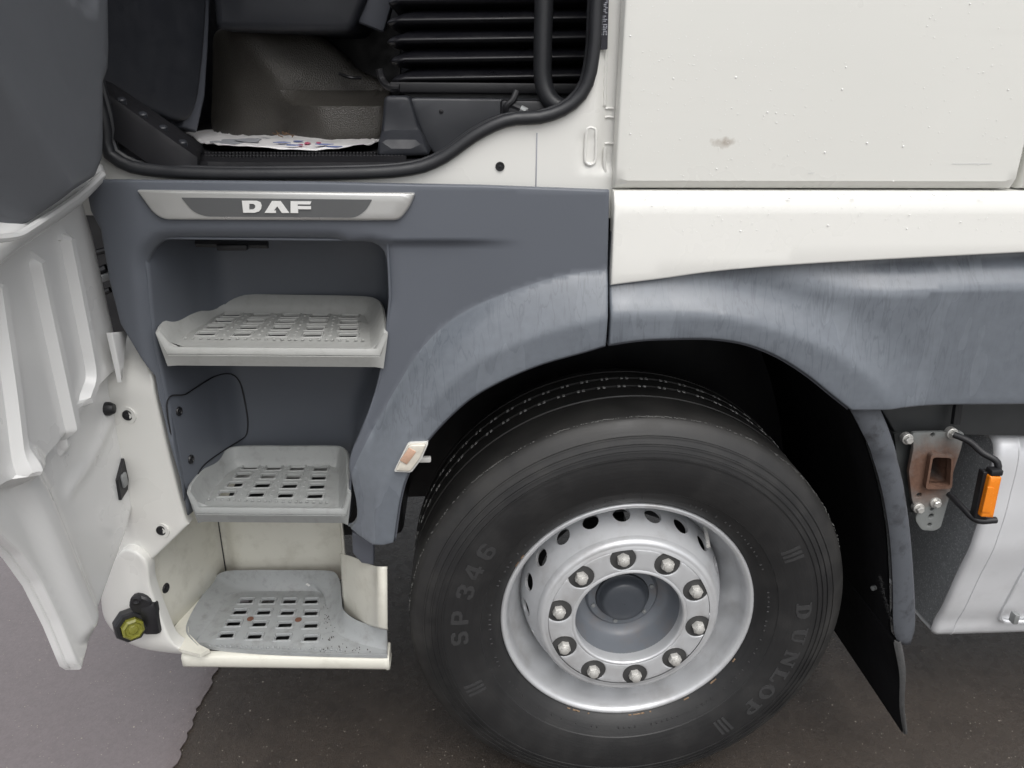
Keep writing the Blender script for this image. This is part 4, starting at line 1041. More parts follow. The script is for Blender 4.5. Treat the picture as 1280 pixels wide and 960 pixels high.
# disc cone with twenty vent holes
r_a, y_a, r_b, y_b = .214, .004, .247, .112
sl = math.hypot(r_b-r_a, y_b-y_a); rm = (r_a+r_b)/2
def cone(u, v, dd):
    a = u/rm; t = v/sl; r = r_a+(r_b-r_a)*t+.010*math.sin(PI*t)*.6; y = y_a+(y_b-y_a)*t
    nr, ny = (y_b-y_a)/sl, -(r_b-r_a)/sl
    r += dd*nr; y += dd*ny
    return Vector((r*math.cos(a), y, CZ+r*math.sin(a)))
ph0 = math.radians(98.5)
vh = []
for k in range(20):
    a0 = (ph0+math.radians(9-9)+math.radians(-4)+k*PI/10) % (2*PI)
    for s_ in ((0,) if .1 < a0 < 2*PI-.1 else (0,)):
        vh.append([(a0*rm+.0200*math.cos(b), sl*.52+.0225*math.sin(b)) for b in np.linspace(0, 2*PI, 18, endpoint=False)])
cut = None
us = sorted([(ph0+math.radians(-4)+k*PI/10) % (2*PI) for k in range(20)])[0]
off_ = us-PI/20
vh = [[(p[0]-off_*rm, p[1]) for p in h] for h in vh]
vh = [h if min(p[0] for p in h) > 0 else [(p[0]+2*PI*rm, p[1]) for p in h] for h in vh]
panel('disc_cone', [(0, 0), (2*PI*rm, 0), (2*PI*rm, sl), (0, sl)], 0.0, .007, M_silver, wheel, holes=vh, res=.013, mapf=lambda u, v, dd: cone(u+off_*rm, v, dd), edge_r=0, sharp=45)
V, F = lathe([(.214, .004), (.2125, -.006), (.208, -.0125), (.202, -.0155), (.199, -.0145), (.197, -.0155), (.190, -.0165)], 120); obj('face_edge', V, F, M_silver, wheel, sharp=60)
circ = lambda r, n: [(r*math.cos(a), CZ+r*math.sin(a)) for a in np.linspace(0, 2*PI, n, endpoint=False)]
nut_a = [ph0-k*PI/5 for k in range(10)]
nh = [[(.1675*math.cos(a)+.0295*math.cos(b), CZ+.1675*math.sin(a)+.0295*math.sin(b)) for b in np.linspace(0, 2*PI, 24, endpoint=False)] for a in nut_a]
panel('wheel_face', circ(.190, 110), .0165, .008, M_silver, wheel, holes=nh+[circ(.134, 90)], res=.012, edge_r=.0035, sharp=50)
V, F = lathe([(.1355, -.0155), (.131, -.018), (.128, -.0175), (.126, -.013), (.1255, .0), (.1262, .02)], 100); obj('bore_edge', V, F, M_silver, wheel, sharp=60)
for a in nut_a:
    c = Vector((.1675*math.cos(a), -.004, CZ+.1675*math.sin(a)))
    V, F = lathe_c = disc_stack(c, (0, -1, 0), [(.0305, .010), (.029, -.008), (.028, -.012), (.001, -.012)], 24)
    obj('nut_recess', V, F[:-1]+[F[-1]] if False else F, simple('recess_shade', (.045, .045, .045), .6) if a == nut_a[0] else bpy.data.materials['recess_shade'], wheel)  # recess painted dark to carry the shade round each nut
    ro = RNG.uniform(0, 1)
    V1 = disc_stack(c, (0, -1, 0), [(.0185, -.012), (.0185, .004), (.0170, .006), (.016, .006)], 20)
    V2 = disc_stack(c, (0, -1, 0), [(.0152, .005), (.0152, .021), (.0135, .024), (.010, .025)], 6, rot=ro)
    V3 = disc_stack(c, (0, -1, 0), [(.0105, .024), (.0098, .0285), (.006, .030), (.001, .0305)], 16)
    V, F = join(V1, V2, V3); obj('wheel_nut', V, F, M_nut, wheel, sharp=30)
# hub
V, F = lathe([(.1262, .012), (.1245, .025), (.121, .045), (.115, .062), (.106, .075), (.090, .080), (.0875, .076), (.083, .072), (.064, .0715)], 90); hub = obj('hub', V, F, M_hub, wheel, sharp=40)
V, F = lathe([(.066, .074), (.0635, .066), (.061, .0645), (.057, .058), (.053, .046), (.047, .041), (.030, .0385), (.001, .038)], 90); obj('hub_cap', V, F, simple('hub_cap_grey', (.058, .065, .077), .4, var=.12, vscale=30), wheel, sharp=40)
V, F = tube([Vector((.0645*math.cos(a), .0705, CZ+.0645*math.sin(a))) for a in np.linspace(0, 2*PI, 48, endpoint=False)], .0014, 6, samples=60, closed=True); obj('cap_joint', V, F, M_black, wheel)
for k in range(6):
    a = k*PI/3+.35; c = Vector((.0745*math.cos(a), .072, CZ+.0745*math.sin(a))); V, F = disc_stack(c, (0, -1, 0), [(.0055, 0), (.0055, .004), (.001, .005)], 8); obj('hub_bolt', V, F, M_steel, wheel)
V, F = tube([Vector((.186, .085, CZ+.190)), Vector((.184, .06, CZ+.186)), Vector((.182, .04, CZ+.180)), Vector((.180, .018, CZ+.168))], .0048, 8); obj('valve_stem', V, F, M_nut, wheel)
# tyre
tp_ = [(.288, .02), (.292, .010), (.297, .005), (.303, -.003), (.312, -.013), (.326, -.022), (.345, -.031), (.3465, -.0335), (.365, -.0395), (.395, -.0445), (.42, -.0450), (.432, -.0440), (.4325, -.0460), (.4355, -.0458), (.436, -.0430), (.445, -.0410), (.4455, -.0432), (.4485, -.0424), (.449, -.0395), (.458, -.0365), (.4585, -.0387), (.4615, -.0378), (.462, -.0345), (.474, -.0295), (.4745, -.0315), (.4775, -.0305), (.478, -.0270), (.488, -.0215), (.498, -.0150), (.5055, -.0080), (.5098, -.0020), (.5115, .006), (.5125, .03), (.5125, .052)]
RT = .5125
def groove(y, w, d=.014): return [(RT, y-w), (RT-.001-d, y-w*.7), (RT-.001-d, y+w*.7), (RT, y+w)]
tp_ += [(RT, .075), (RT, .1015), (RT-.0055, .1035), (RT-.0065, .106), (RT, .109)] + [(RT, .13)] + groove(.165, .0055) + [(RT, .19)] + groove(.215, .0055)+groove(.258, .004) + [(.509, .285), (.503, .305), (.49, .312), (.46, .325), (.40, .33), (.33, .32), (.29, .30)]
V, F = lathe(tp_, 160)
Vn = []
for (x, y, z) in V:                                          # slight flattening where it stands
    if z < .02: x *= 1+.02*min(1, (.02-z)/.02); y -= .006*max(0, (.02-z)/.02)*(1 if y < .1 else -1); z = max(z, .001)
    Vn.append((x, y, z))
tyre = obj('tyre', Vn, F, M_tyre, wheel, sharp=28)
# sipes and small tread lugs
bl = []
for k in range(68):
    for yg in (.165, .215):
        for dd in (-.012, .012):
            a = 2*PI*k/68+dd+(.03 if yg == .165 else 0)
            if not (.0 < a % (2*PI) < PI*1.1): continue
            c = Vector(((RT-.0035)*math.cos(a), yg, CZ+(RT-.0035)*math.sin(a))); bl.append(box_bm(c, (.0062, .0105, .009), .0008, 1, Matrix.Rotation(-a+PI/2, 3, 'Y')))
V, F = join(*bl); obj('tread_lugs', V, F, simple('pale_lug', (.42, .42, .41), .6, var=.4, vscale=70), wheel, smooth=False, kind='stuff')  # lugs set much paler than the tyre rubber
# ragged worn shoulder edge
rg = []
for k in range(700):
    a = math.radians(20+k*.228+RNG.rand()*.2); r_ = .5102+RNG.uniform(-.001, .0012)
    if RNG.rand() > .25+.75*(.5+.5*math.sin(a*23+2*math.sin(a*7)))*math.exp(-((math.degrees(a)-95)/45)**2): continue
    c = Vector((r_*math.cos(a), -.0025+RNG.uniform(-.002, .001), CZ+r_*math.sin(a))); rg.append(box_bm(c, (.0015+RNG.rand()*.003, .0010+.0014*RNG.rand(), .0016), .0004, 1, Matrix.Rotation(-a+PI/2+RNG.uniform(-.3, .3), 3, 'Y')))
V, F = join(*rg); obj('worn_edge', V, F, simple('worn_rubber', (.12, .12, .115), .7, var=.4, vscale=90), wheel, smooth=False, kind='stuff')
# raised lettering, drawn as polygons and laid round the sidewall
def arcpt(r, a, d): return Vector((r*math.cos(a), 0, CZ+r*math.sin(a))), d
tyr = np.array([(r, y) for r, y in tp_[:31]]); 
def side_y(r): return float(np.interp(r, tyr[:, 0], tyr[:, 1]))
def arc_poly(name, outl, holes, r0_, h_, a0_, lift=.0012, mat=None):
    """outl in (s, t): s metres clockwise from angle a0_, t 0..1 of letter height outwards"""
    n_ = lambda q: (q[0], q[1]*h_)
    def mp_(u, v, dd):
        r = r0_+v; a = a0_-u/(r0_+h_*.5); return Vector((r*math.cos(a), side_y(r)-dd, CZ+r*math.sin(a)))
    return panel(name, [n_(q) for q in outl], lift, .003, mat or M_letter, wheel, holes=[[n_(q) for q in h] for h in holes], res=.01, mapf=mp_, sharp=50)
def rot(poly, k): return [(x*k, y) for x, y in poly]
serD = ([(0, 0), (.55, 0), (.82, .12), (.95, .35), (.95, .65), (.82, .88), (.55, 1), (0, 1), (0, .88), (.12, .88), (.12, .12), (0, .12)], [[(.4, .14), (.4, .86), (.52, .86), (.64, .7), (.66, .5), (.64, .3), (.52, .14)]])
serU = ([(0, 1), (0, .88), (.12, .88), (.12, .3), (.22, .08), (.5, 0), (.78, .08), (.88, .3), (.88, .88), (1, .88), (1, 1), (.6, 1), (.6, .88), (.74, .88), (.74, .3), (.66, .17), (.54, .14), (.42, .2), (.39, .3), (.39, .88), (.5, .88), (.5, 1)], [])
serN = ([(0, 0), (.36, 0), (.36, .12), (.26, .12), (.26, .66), (.74, 0), (.9, 0), (.9, .88), (1, .88), (1, 1), (.66, 1), (.66, .88), (.76, .88), (.76, .42), (.34, 1), (0, 1), (0, .88), (.1, .88), (.1, .12), (0, .12)], [])
serL = ([(0, 0), (.9, 0), (.94, .36), (.82, .36), (.74, .14), (.4, .14), (.4, .88), (.54, .88), (.54, 1), (0, 1), (0, .88), (.12, .88), (.12, .12), (0, .12)], [])
serO = ([(.5+.5*math.sin(a), .5+.5*math.cos(a)) for a in np.linspace(0, -2*PI, 24, endpoint=False)], [[(.5+.22*math.sin(a), .5+.36*math.cos(a)) for a in np.linspace(0, 2*PI, 18, endpoint=False)]])
serP = ([(0, 0), (.54, 0), (.54, .12), (.4, .12), (.4, .4), (.6, .4), (.84, .5), (.94, .7), (.84, .92), (.6, 1), (0, 1), (0, .88), (.12, .88), (.12, .12), (0, .12)], [[(.4, .53), (.4, .87), (.54, .87), (.66, .8), (.68, .7), (.66, .6), (.54, .53)]])
def ang(px, py, Y=-.043): q = P(px, py, Y); return math.atan2(q.z-CZ, q.x), math.hypot(q.x, q.z-CZ)
aD, rD = ang(986, 757); aP, rP = ang(905, 888)
angs = [ang(*q)[0] for q in ((992, 765), (987, 794), (977, 821), (963, 842), (949, 860), (931, 879))]
lw = .034
for (o_, h_), a in zip((serD, serU, serN, serL, serO, serP), angs):
    wd = .045
    arc_poly('letter', [(x*wd-wd/2, y) for x, y in o_], [[(x*wd-wd/2, y) for x, y in h] for h in h_], .383, .035, a)
sansS = [(0, .14), (.2, .0), (.72, .0), (.96, .14), (.96, .42), (.78, .57), (.34, .62), (.26, .7), (.34, .82), (.62, .82), (.68, .72), (.94, .72), (.9, .9), (.7, 1), (.24, 1), (.02, .86), (.02, .58), (.2, .45), (.64, .38), (.7, .28), (.62, .18), (.32, .18), (.26, .3), (0, .3)]
sansP = ([(0, 0), (.28, 0), (.28, .36), (.66, .36), (.92, .48), (.96, .7), (.86, .92), (.62, 1), (0, 1)], [[(.28, .54), (.28, .82), (.56, .82), (.68, .75), (.68, .61), (.56, .54)]])
d3 = [(0, .16), (.2, 0), (.7, 0), (.95, .16), (.95, .38), (.8, .51), (.95, .64), (.95, .86), (.7, 1), (.24, 1), (.02, .86), (.04, .7), (.3, .7), (.38, .82), (.6, .82), (.68, .72), (.6, .6), (.36, .6), (.36, .42), (.6, .42), (.68, .3), (.6, .18), (.36, .18), (.28, .3), (0, .3)]
d4 = ([(.55, 0), (.82, 0), (.82, .2), (.98, .2), (.98, .38), (.82, .38), (.82, 1), (.5, 1), (0, .42), (0, .2), (.55, .2)], [[(.55, .38), (.25, .38), (.55, .75)]])
d6 = ([(.2, 0), (.7, 0), (.95, .16), (.95, .46), (.72, .6), (.32, .6), (.34, .75), (.42, .82), (.62, .82), (.7, .74), (.94, .74), (.88, .9), (.68, 1), (.26, 1), (.04, .84), (0, .2)], [[(.32, .2), (.3, .38), (.4, .44), (.58, .44), (.68, .36), (.66, .22), (.56, .16), (.4, .16)]])
sl_ = [((sansS, []), (580, 797)), (sansP, (581, 772)), ((d3, []), (588, 741)), (d4, (598, 717)), (d6, (611, 691))]
for (o_, h_), q in sl_:
    a = ang(*q)[0]; wd = .038
    arc_poly('letter', [(x*wd-wd/2, y) for x, y in o_], [[(x*wd-wd/2, y) for x, y in h] for h in h_], .375, .040, a)
for q in ((982, 697), (602, 857), (902, 905)):
    a = ang(*q)[0]
    for k in range(3):
        arc_poly('bar', [(-.003+k*.0125-.0125, 0), (.004+k*.0125-.0125, 0), (.0035+k*.0125-.0125, 1), (-.0035+k*.0125-.0125, 1)], [], .374, .045, a)
# small moulded print inside the bead ring
sm = []
for k in range(150):
    a = 2*PI*k/150
    if RNG.rand() < .35: continue
    h = RNG.uniform(.004, .008); r_ = .326; sm.append(box_bm(Vector((r_*math.cos(a), side_y(r_)-.0003, CZ+r_*math.sin(a))), (.0035, .0016, h), .0004, 1, Matrix.Rotation(-a+PI/2, 3, 'Y')))
V, F = join(*sm); obj('moulded_print', V, F, M_letter, wheel, smooth=False, kind='stuff')
# clay caught between rim and tyre
sm2 = []
for i in range(70):                                         # trodden dirt in the corners of the bottom step
    px_, py_ = (RNG.normal(411, 5), RNG.uniform(752, 800)) if i < 45 else (RNG.uniform(400, 465), RNG.normal(812, 3))
    c = PZ(px_, py_, zf3+.0015); r_ = RNG.uniform(.0004, .0012); sm2.append(disc_stack(c, (0, 0, 1), [(r_, -.003), (r_, .0008), (r_*.4, .0014)], 6, (0, 1, 0)))
V, F = join(*sm2); obj('mud_specks', V, F, simple('mud', (.05, .042, .034), .8, var=.4, vscale=90), tray3, smooth=False, kind='stuff')
mu = []
for a in list(RNG.uniform(235, 285, 12))+list(RNG.uniform(300, 340, 4))+list(RNG.uniform(140, 155, 2)):
    a = math.radians(a); mu.append(box_bm(Vector((.3035*math.cos(a), -.0045, CZ+.3035*math.sin(a))), (.004+.012*RNG.rand()**2, .003, .002+.002*RNG.rand()), .0008, 1, Matrix.Rotation(-a+PI/2, 3, 'Y')))
V, F = join(*mu); obj('dried_mud', V, F, simple('clay', (.24, .16, .10), .8, var=.3, vscale=80), wheel, smooth=False, kind='stuff')
# brake drum behind the vents
V, F = lathe([(.20, .13), (.235, .15), (.24, .19), (.24, .34)], 60); obj('brake_drum', V, F, M_black, wheel)

# ---- black arch liner, mudguard and chassis
lin = [(.650, .40), (.628, .472), (.601, .597), (.569, .726), (.530, .838), (.491, .926), (.46, .99), (.40, 1.07), (.30, 1.15), (.16, 1.205), (-.02, 1.215), (-.2, 1.18), (-.36, 1.09), (-.47, .96), (-.53, .84), (-.55, .76)]
c0 = crom(lin, 60)
V, F = loft([[(x+.0, y, z) for x, z in c0] for y in (-.022, .1, .3, .6)]); o = obj('arch_liner', V, F, M_liner, truck); md = o.modifiers.new('t', 'SOLIDIFY'); md.thickness = .006
V, F = join(box_bm((.05, .62, .95), (1.5, .03, .95), .005), box_bm((-.9, .8, .95), (.7, .9, .9), .02), box_bm((1.35, 1.0, .8), (.9, .5, .5), .02), box_bm((.1, 1.1, 1.38), (1.9, 1.5, .16), .01)); obj('chassis', V, F, M_black, truck)
V, F = box_bm((.0, 1.0, CZ-.02), (.14, 1.3, .14), .03); obj('front_axle', V, F, M_black, truck)
# mudguard outer edge
mg_l = [(1058, 505), (1074, 535), (1090, 570), (1103, 615), (1112, 670), (1116, 730), (1117, 785), (1122, 803)]
mg_r = [(1096, 505), (1107, 530), (1118, 562), (1129, 605), (1137, 660), (1142, 720), (1144, 780), (1139, 803)]
a = crom([P(x, y, -.052) for x, y in mg_l], 50); b = crom([P(x, y, -.045) for x, y in mg_r], 50)
m1 = a*.5+b*.5; m1[:, 1] -= .010
stp = sstep((np.array([a[i, 2] for i in range(50)])-P(1090, 566, -.05).z+.004)/.008)*.006
cur = [a+np.array([.006, .018, 0]), a+np.array([.004, .012, 0]), a.copy(), a*.85+b*.15+np.array([0, -.006, 0]), m1, a*.15+b*.85+np.array([0, -.006, 0]), b, b+np.array([.004, .02, 0]), b+np.array([.004, .10, 0])]
for c in cur[2:7]: c[:, 1] -= stp
V, F = loft(cur); o = obj('mudguard', V, F, simple('mudguard_plastic', (.085, .092, .105), .45, var=.15, vscale=12, dirt=(.02, .02, .022), dirt_amt=.85, dscale=28, bscale=300, bstr=.2), truck, sharp=50); md = o.modifiers.new('t', 'SOLIDIFY'); md.thickness = .004
# anti-spray bristle flap below it
fb = [P(1122, 800, -.05), P(1128, 840, -.05), P(1127, 880, -.05), P(1131, 914, -.05)]
fa2 = crom(fb, 30); inn2 = fa2.copy(); inn2[:, 1] += .52
V, F = loft([fa2, fa2*.5+inn2*.5, inn2]); o = obj('spray_flap', V, F, M_liner, truck); md = o.modifiers.new('t', 'SOLIDIFY'); md.thickness = .008
br = []
side = crom([P(1000, 480, -.02), P(1050, 560, -.03), P(1085, 640, -.035), P(1105, 740, -.04)]+fb, 200)
for i in range(700):
    k = RNG.randint(105, 200) if i < 700 else RNG.randint(0, 200); p = Vector(side[k])+Vector((0, RNG.uniform(-.004, .012) if i < 700 else RNG.uniform(0, .3), 0)); d = Vector((RNG.uniform(-1, .5), RNG.uniform(-.8, .2), RNG.uniform(-.9, .3))).normalized()*RNG.uniform(.004, .010)
    s_ = Vector((.0006, 0, .0006)); br.append(([p-s_, p+s_, p+d], [(0, 1, 2)]))
V, F = join(*br); obj('bristles', V, F, simple('bristle_black', (.008, .008, .009), .8, var=.4, vscale=90), truck, smooth=False, kind='stuff')
hb_ = []; _fbc = crom(fb, 260)
for i in range(260):                                         # coarse rolled bristle edge of the flap
    p = Vector(_fbc[i])
    w_ = .011*(1-.6*i/259); sg = 1 if i % 2 else -1
    hb_.append(tube([p+Vector((-w_, -.004, .004*sg)), p+Vector((0, -.009, 0)), p+Vector((w_*.6, -.003, -.004*sg+RNG.uniform(-.002, .002)))], .0011, 4, samples=4))
V, F = join(*hb_); obj('edge_bristles', V, F, simple('edge_bristle', (.05, .05, .05), .6, var=.6, vscale=120), truck, kind='stuff')
c = P(1092, 735, .03); V, F = disc_stack(c, (-1, -.4, 0), [(.006, -.006), (.006, .004), (.001, .005)], 8); obj('liner_clip', V, F, M_steel, truck)
# chassis rail panel above the tank
panel('rail_panel', xz([P(a, b, .06) for a, b in [(1098, 505), (1330, 500), (1330, 546), (1120, 543)]]), -.06, .03, simple('rail_grey', (.055, .058, .06), .5, var=.2), truck, res=.05, edge_r=.004)
V, F = tube([P(1198, 500, .04), P(1194, 530, .03)], .010, 8, samples=4); obj('strap', V, F, M_black, truck)

# ---- rusty bracket
YB = .02
br_o = [(1140, 541), (1206, 540), (1202, 560), (1192, 590), (1186, 625), (1176, 660), (1168, 664), (1152, 663), (1144, 650), (1147, 640), (1140, 626), (1136, 590), (1142, 560)]
def circ_px(px, py, r, n=14): c = P(px, py, YB); return [(c.x+r*math.cos(t), c.z+r*math.sin(t)) for t in np.linspace(0, 2*PI, n, endpoint=False)]
sq = round_poly(xz([P(a, b, YB) for a, b in [(1162, 568), (1185, 569), (1183, 604), (1156, 604)]]), .008)
bracket = panel('tank_bracket', round_poly(xz([P(a, b, YB) for a, b in br_o]), .01), -YB, .008, M_rust, truck, holes=[sq, circ_px(1166, 539.5+4, .005), circ_px(1149, 619, .006), circ_px(1164, 645, .006), circ_px(1162, 656, .005), circ_px(1165, 637, .004)], res=.012, edge_r=.0015)
sq3 = [Vector((x, YB, z)) for x, z in sq]; cc = sum(sq3, Vector())/len(sq3)
ou = [cc+(q-cc)*1.0 for q in sq3]; og = [cc+(q-cc)*1.22 for q in sq3]
sh = Vector((0, -.014, 0))
V, F = loft([og, [q+sh for q in og], [q+sh for q in ou], [q+Vector((0, .09, 0)) for q in ou]], True); obj('square_tube', V, F, M_rust, bracket, sharp=50)
V, F = box_bm(cc+Vector((0, .10, 0)), (.09, .01, .11), .001); obj('tube_bottom', V, F, M_black, bracket)
panel('bracket_backing', xz([P(a, b, YB+.03) for a, b in [(1118, 542), (1142, 541), (1138, 590), (1142, 630), (1150, 640), (1128, 640)]]), -YB-.03, .01, simple('backing_steel', (.07, .075, .075), .55), truck, res=.03)
for a, b in ((1134, 548.5), (1190, 541.5), (1148, 635), (1169, 628)):
    c = P(a, b, YB-.002); V, F = join(disc_stack(c, (0, -1, 0), [(.0125, -.01), (.0125, .003), (.011, .004)], 18), disc_stack(c, (0, -1, 0), [(.009, .003), (.009, .011), (.007, .013), (.001, .013)], 6, rot=RNG.rand())); obj('bolt', V, F, M_nut, bracket, sharp=30)

# ---- fuel tank
XT = .845
_tp = [PX(a, b, XT) for a, b in [(1165, 793), (1172, 777), (1182, 760), (1200, 720), (1215, 690), (1222, 670), (1230, 645), (1236, 620), (1246, 575), (1244, 548), (1228, 530)]]
_z0 = _tp[0].z-.010
tprof = [(_tp[0].y+.27, _z0), (_tp[0].y+.09, _z0), (_tp[0].y+.03, _z0+.002)]+[(q.y, q.z) for q in _tp]+[(_tp[-1].y+.08, _tp[-1].z+.006), (_tp[-1].y+.26, _tp[-1].z+.008)]
tpf = crom(tprof, 90)
def tank_y(z): i = 25+int(np.argmin(abs(tpf[25:70, 1]-z))); return float(tpf[i, 0])
tcen = np.array([.38, .64])
def tank_sec(x, ins=0.0):
    o = []
    t = np.gradient(tpf, axis=0); n = np.stack([t[:, 1], -t[:, 0]], 1); n /= np.linalg.norm(n, axis=1)[:, None]
    if (tcen-tpf[45])@n[45] < 0: n = -n
    q = tpf+n*ins
    o = [(x, a, b) for a, b in q]+[(x, .68, float(q[-1, 1])-.02), (x, .72, .85), (x, .72, .42), (x, .68, float(q[0, 1])+.02)]
    return o
nose = [tank_sec(XT+d, i) for d, i in ((.004, .030), (.004, .020), (0, .014), (.002, .008), (.008, .003), (.016, .0))]
cur = [tank_sec(XT+d, i) for d, i in ((.050, 0), (.0515, -.0018), (.0555, -.0018), (.057, 0), (1.2, 0))]
V, F = loft(nose+cur, True, False); tank = obj('fuel_tank', V, F, M_tank, truck, sharp=50)
e = tank_sec(XT+.0035, .022); k = len(e); V = e+[(p[0]+.01, p[1], p[2]) for p in e]; F = [tuple(range(k)), tuple(range(2*k-1, k-1, -1))]+[(i, i+k, (i+1) % k+k, (i+1) % k) for i in range(k)]
obj('tank_end', V, F, M_galv, tank, smooth=False)
# pressed step pocket in the tank side at the picture's right edge
pk = round_poly([(P(x, y, .075).x, P(x, y, .075).z) for x, y in [(1256, 788), (1256, 768), (1271, 722), (1292, 660), (1420, 660), (1420, 788)]], .02)
pko = [Vector((x, tank_y(z), z)) for x, z in pk]; pc = sum(pko, Vector())/len(pko)
def rimv(dy, k): return [q+Vector((0, dy, 0))+(pc-q).normalized()*k for q in pko]
V, F = loft([rimv(.002, 0), rimv(-.005, .003), rimv(-.005, .009), rimv(.002, .012)], True); obj('step_pocket', V, F, M_tank, tank, sharp=60)
V, F = box_bm(P(1268, 772, .07), (.014, .02, .030), .003); obj('pocket_catch', V, F, M_steel, tank)

# ---- amber side marker on its black bracket
V, F = join(tube([P(1192, 543, .0), P(1212, 552, -.02), P(1228, 566, -.045), P(1246, 577, -.06), P(1247, 592, -.065)], .0075, 8, samples=16)); mb = obj('lamp_bracket', V, F, M_black, truck, sharp=50)
V, F = join(tube([P(1186, 617, .01), P(1203, 634, -.03), P(1221, 650, -.062), P(1245, 650, -.066)], .0075, 8, samples=14)); obj('lower_arm', V, F, M_black, mb, sharp=50)
amb = [(1236, 594), (1251, 595), (1240, 646), (1224, 645)]
yl = -.068
V, F = box_bm(P(1243, 589, yl), (.026, .022, .014), .003); obj('lamp_cap', V, F, M_black, mb)
panel('lamp_base', round_poly(xz([P(a, b, yl) for a, b in [(1230, 590), (1243, 591), (1233, 650), (1218, 648)]]), .004), -yl, .014, M_black, mb, res=.02, edge_r=.003)
al = panel('amber_lens', round_poly(xz([P(a, b, yl-.006) for a, b in amb]), .004), -yl+.012, .016, M_orange, mb, res=.014, edge_r=.004)
for k in range(3):
    pass
panel('lens_facet', round_poly(xz([P(a, b, yl-.018) for a, b in [(1236.5, 610), (1245, 611), (1240, 643), (1229, 642)]]), .004), -yl+.0138, .002, M_orange, mb, res=.02, edge_r=.001)

# ------------------------------------------------------------------ open door (at a right angle to the cab side, hinged at the front)
XD = -1.07
FR_DOOR = (Vector((XD, 0, 0)), Vector((0, -1, 0)), Vector((0, 0, 1)), Vector((1, 0, 0)))     # u=-y v=z depth=+x
def Dd(px, py, o=0): q = PX(px, py, XD+o); return (-q.y, q.z)
dpx = [(104, 252), (118, 300), (128, 345), (140, 400), (148, 436), (151, 452), (158, 520), (166, 585), (168, 625), (158, 665), (138, 720), (118, 775), (110, 810), (103, 837), (96, 828), (76, 778), (52, 728), (28, 693), (0, 667), (-40, 640)]
d2 = [Dd(a, b, -.022 if b > 460 else 0) for a, b in dpx]
smax = max(p[0] for p in d2)
# the lower edge sweeps on up to the rear of the door, out of the picture
d2 = d2 + [(.62, 1.13), (.78, 1.36), (.95, 1.44), (.95, 2.3), (-.04, 2.3), (d2[0][0], d2[0][1]+.01)]
ribs = [[(42, 328), (62, 420), (84, 520), (92, 556)], [(80, 300), (104, 420), (112, 470), (104, 500)], [(-8, 360), (10, 480), (20, 560), (24, 590)]]
rw = [[Dd(a, b) for a, b in r] for r in ribs]
rw = [[tuple(map(float, q)) for q in crom(r, 24)] for r in rw]
lowline = [Dd(a, b) for a, b in [(-40, 640), (0, 606), (38, 588), (66, 560), (96, 522), (120, 486), (150, 455)]]
lowline = [tuple(map(float, q)) for q in crom(lowline, 40)]
arcr = [tuple(map(float, q)) for q in crom([Dd(a, b) for a, b in [(35, 588), (58, 620), (84, 680), (108, 740), (122, 772)]], 30)]
diag = [tuple(map(float, q)) for q in crom([Dd(a, b) for a, b in [(152, 523), (130, 570), (104, 610)]], 16)]
def ddep(u, v):
    q = np.stack([u, v], 1); d = np.zeros(len(u))
    for r in rw:
        dd = seg_dist(q, r); d += .016*np.clip((.015-dd)/.008, 0, 1)
    for c_ in (lowline,):
        zl_ = np.interp(u, sorted([p[0] for p in c_]), [p[1] for p in sorted(c_)])
        d -= .022*sstep((zl_-v)/.02)
    dd = seg_dist(q, arcr); d += .018*sstep((.05-dd)/.04)
    dd = seg_dist(q, diag); d += .0045*sstep((.030-dd)/.030)
    return d
def side_lines(poly, offs):
    p = np.array(poly); t = np.gradient(p, axis=0); n = np.stack([-t[:, 1], t[:, 0]], 1); n /= np.maximum(np.linalg.norm(n, axis=1), 1e-9)[:, None]
    return [[tuple(map(float, q)) for q in p+n*o] for o in offs]
rc = []
for r in rw: rc += side_lines(r, (-.0150, -.007, 0, .007, .0150))
rc += side_lines(lowline, (0, -.005, -.010, -.015, -.02)) + side_lines(diag, (-.012, -.007, -.002, .002, .007, .012))
door = panel('door', d2, ddep, .016, M_doorwhite, truck, cons=rc, res=.010, edge_r=.006, frame=FR_DOOR, sharp=28, label='white driver door swung fully open, ribbed inner skin')
# outer skin, a little larger than the inner one
d3_ = [(u+(.004 if i > 13 else .0), v-(.004 if i > 13 else 0)) for i, (u, v) in enumerate(d2)]
panel('door_skin', d3_, -.040, .008, M_doorwhite, door, res=.03, edge_r=.004, frame=FR_DOOR)
# folded flange along the trim's lower edge and dark inner trim
tr_px = [(132, -60, 0), (138, 0, 0), (139, 60, 0), (138, 88, 0), (132, 105, 0), (132, 175, 0), (131, 200, 0), (122, 222, 0), (96, 239, .01), (40, 279, .045), (26, 286, .045), (8, 284, .045), (0, 279, .045), (-60, 245, .045), (-220, 180, .045)]
TO = .112
_fa, _fb = np.array(Dd(-5, 82, TO)), np.array(Dd(98, 245, TO)); _ft = (_fb-_fa)/np.linalg.norm(_fb-_fa); _fn = np.array([-_ft[1], _ft[0]])
_fn *= np.sign((np.array(Dd(100, 60, TO))-_fa)@_fn)
def fold_off(u, v): return .85*np.clip(-((np.stack([np.atleast_1d(u), np.atleast_1d(v)], 1)-_fa)@_fn), 0, .085)
t2 = []
for a, b, _ in tr_px:
    o = 0.0
    for _k in range(8): o = .5*o+.5*float(fold_off(*Dd(a, b, TO-o))[0])
    t2.append(Dd(a, b, TO-o))
t2 = t2+[(1.0, 1.45), (1.0, 2.3), (t2[0][0], 2.3)]
fold = [tuple(map(float, q)) for q in resample([Dd(-5, 82, TO), Dd(98, 245, TO)], .02)]
fx = sorted([(p[1], p[0]) for p in fold])
gx_ = [tuple(q) for q in [Dd(105, -20, TO), Dd(114, 12, TO)]]
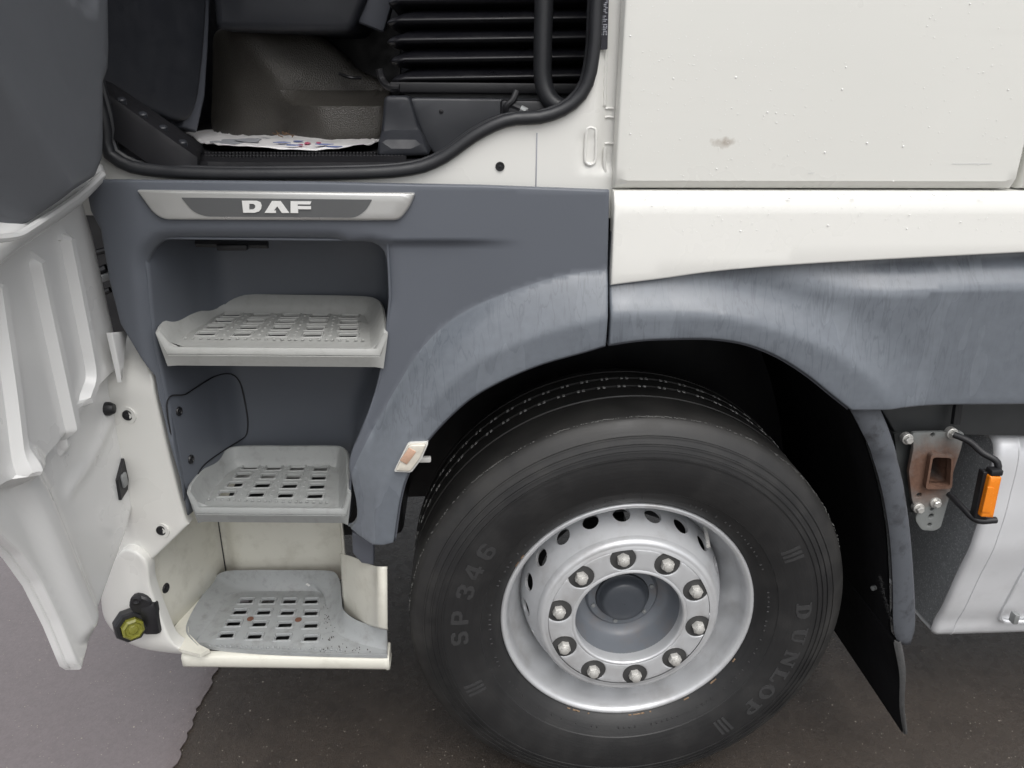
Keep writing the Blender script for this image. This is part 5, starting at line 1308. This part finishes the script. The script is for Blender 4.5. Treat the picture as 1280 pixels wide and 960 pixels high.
def tdep(u, v):
    q = np.stack([u, v], 1); d = np.full(len(u), TO)
    d -= fold_off(u, v)
    dg = seg_dist(q, [Dd(60, -30, TO), Dd(116, -4, TO), Dd(117, 8, TO)]); 
    gp = [Dd(70, -30, TO), Dd(118, -30, TO), Dd(117, 14, TO), Dd(108, 13, TO)]
    d -= .012*inside(q, gp)
    return d
panel('door_trim', [tuple(map(float, q)) for q in t2], tdep, .09, M_doortrim, door, cons=[fold], res=.016, edge_r=.012, frame=FR_DOOR, sharp=50)
fl = [Dd(a, b, .05) for a, b in [(128, 222), (104, 246), (60, 278), (28, 300), (0, 322), (-60, 360)]]
fp = [Vector((XD+.05, -u, v)) for u, v in fl]; c1 = crom(fp, 40)
cur = [c1+np.array([-.050, 0, -.026]), c1+np.array([-.008, 0, -.014]), c1+np.array([.004, 0, -.004]), c1+np.array([.008, 0, .008]), c1+np.array([.004, 0, .022]), c1+np.array([-.02, 0, .04])]
V, F = loft(cur); o = obj('door_flange', V, F, M_doorwhite, door, sharp=60); md = o.modifiers.new('t', 'SOLIDIFY'); md.thickness = .003
fl2 = crom([Vector((XD+.066, -u, v)) for u, v in [Dd(a, b, .066) for a, b in [(128, 218), (96, 246), (40, 284), (15, 296), (-40, 300)]]], 30)
V, F = tube(fl2, .006, 8, samples=0); obj('flange_bead', V, F, M_doorwhite, door)
# bracket flap, plugs, latch
fp_ = [Dd(*q, .02) for q in [(133, 416), (153.5, 414), (150, 440), (147, 478)]]
panel('door_flap', fp_, .03, .008, M_doorwhite, door, res=.03, frame=FR_DOOR, edge_r=.002)
q = PX(135, 511, XD-.018); V, F = disc_stack(q, (1, 0, 0), [(.014, -.004), (.014, .004), (.010, .012), (.001, .013)], 16); obj('rubber_stop', V, F, M_black, door)
lt = [Dd(a, b, -.016) for a, b in [(155, 573), (161, 596), (160, 612), (152, 625), (148, 600)]]
pl_ = panel('latch', lt, -.016, .006, M_black, door, res=.02, frame=FR_DOOR)
V, F = box_bm(PX(155, 600, XD-.015), (.008, .020, .030), .003); obj('latch_bolt', V, F, M_steel, pl_)
# dark hinge gap hardware behind the door edge
quadbox('hinge_backing', [P(95, 235, .28), P(190, 235, .28), P(190, 450, .28), P(95, 450, .28)], .03, M_black)
V, F = join(tube([P(112, 318, .12), P(134, 312, .12)], .006, 8, samples=4), tube([P(112, 345, .12), P(134, 335, .12)], .009, 8, samples=4), tube([P(114, 372, .12), P(138, 362, .12)], .006, 8, samples=4)); obj('hinge_arm', V, F, M_black, truck)
V, F = box_bm(P(131, 347, .10), (.03, .02, .014), .002, 2, Matrix.Rotation(-.3, 3, 'Y')); obj('hinge_tab', V, F, M_steel, truck)
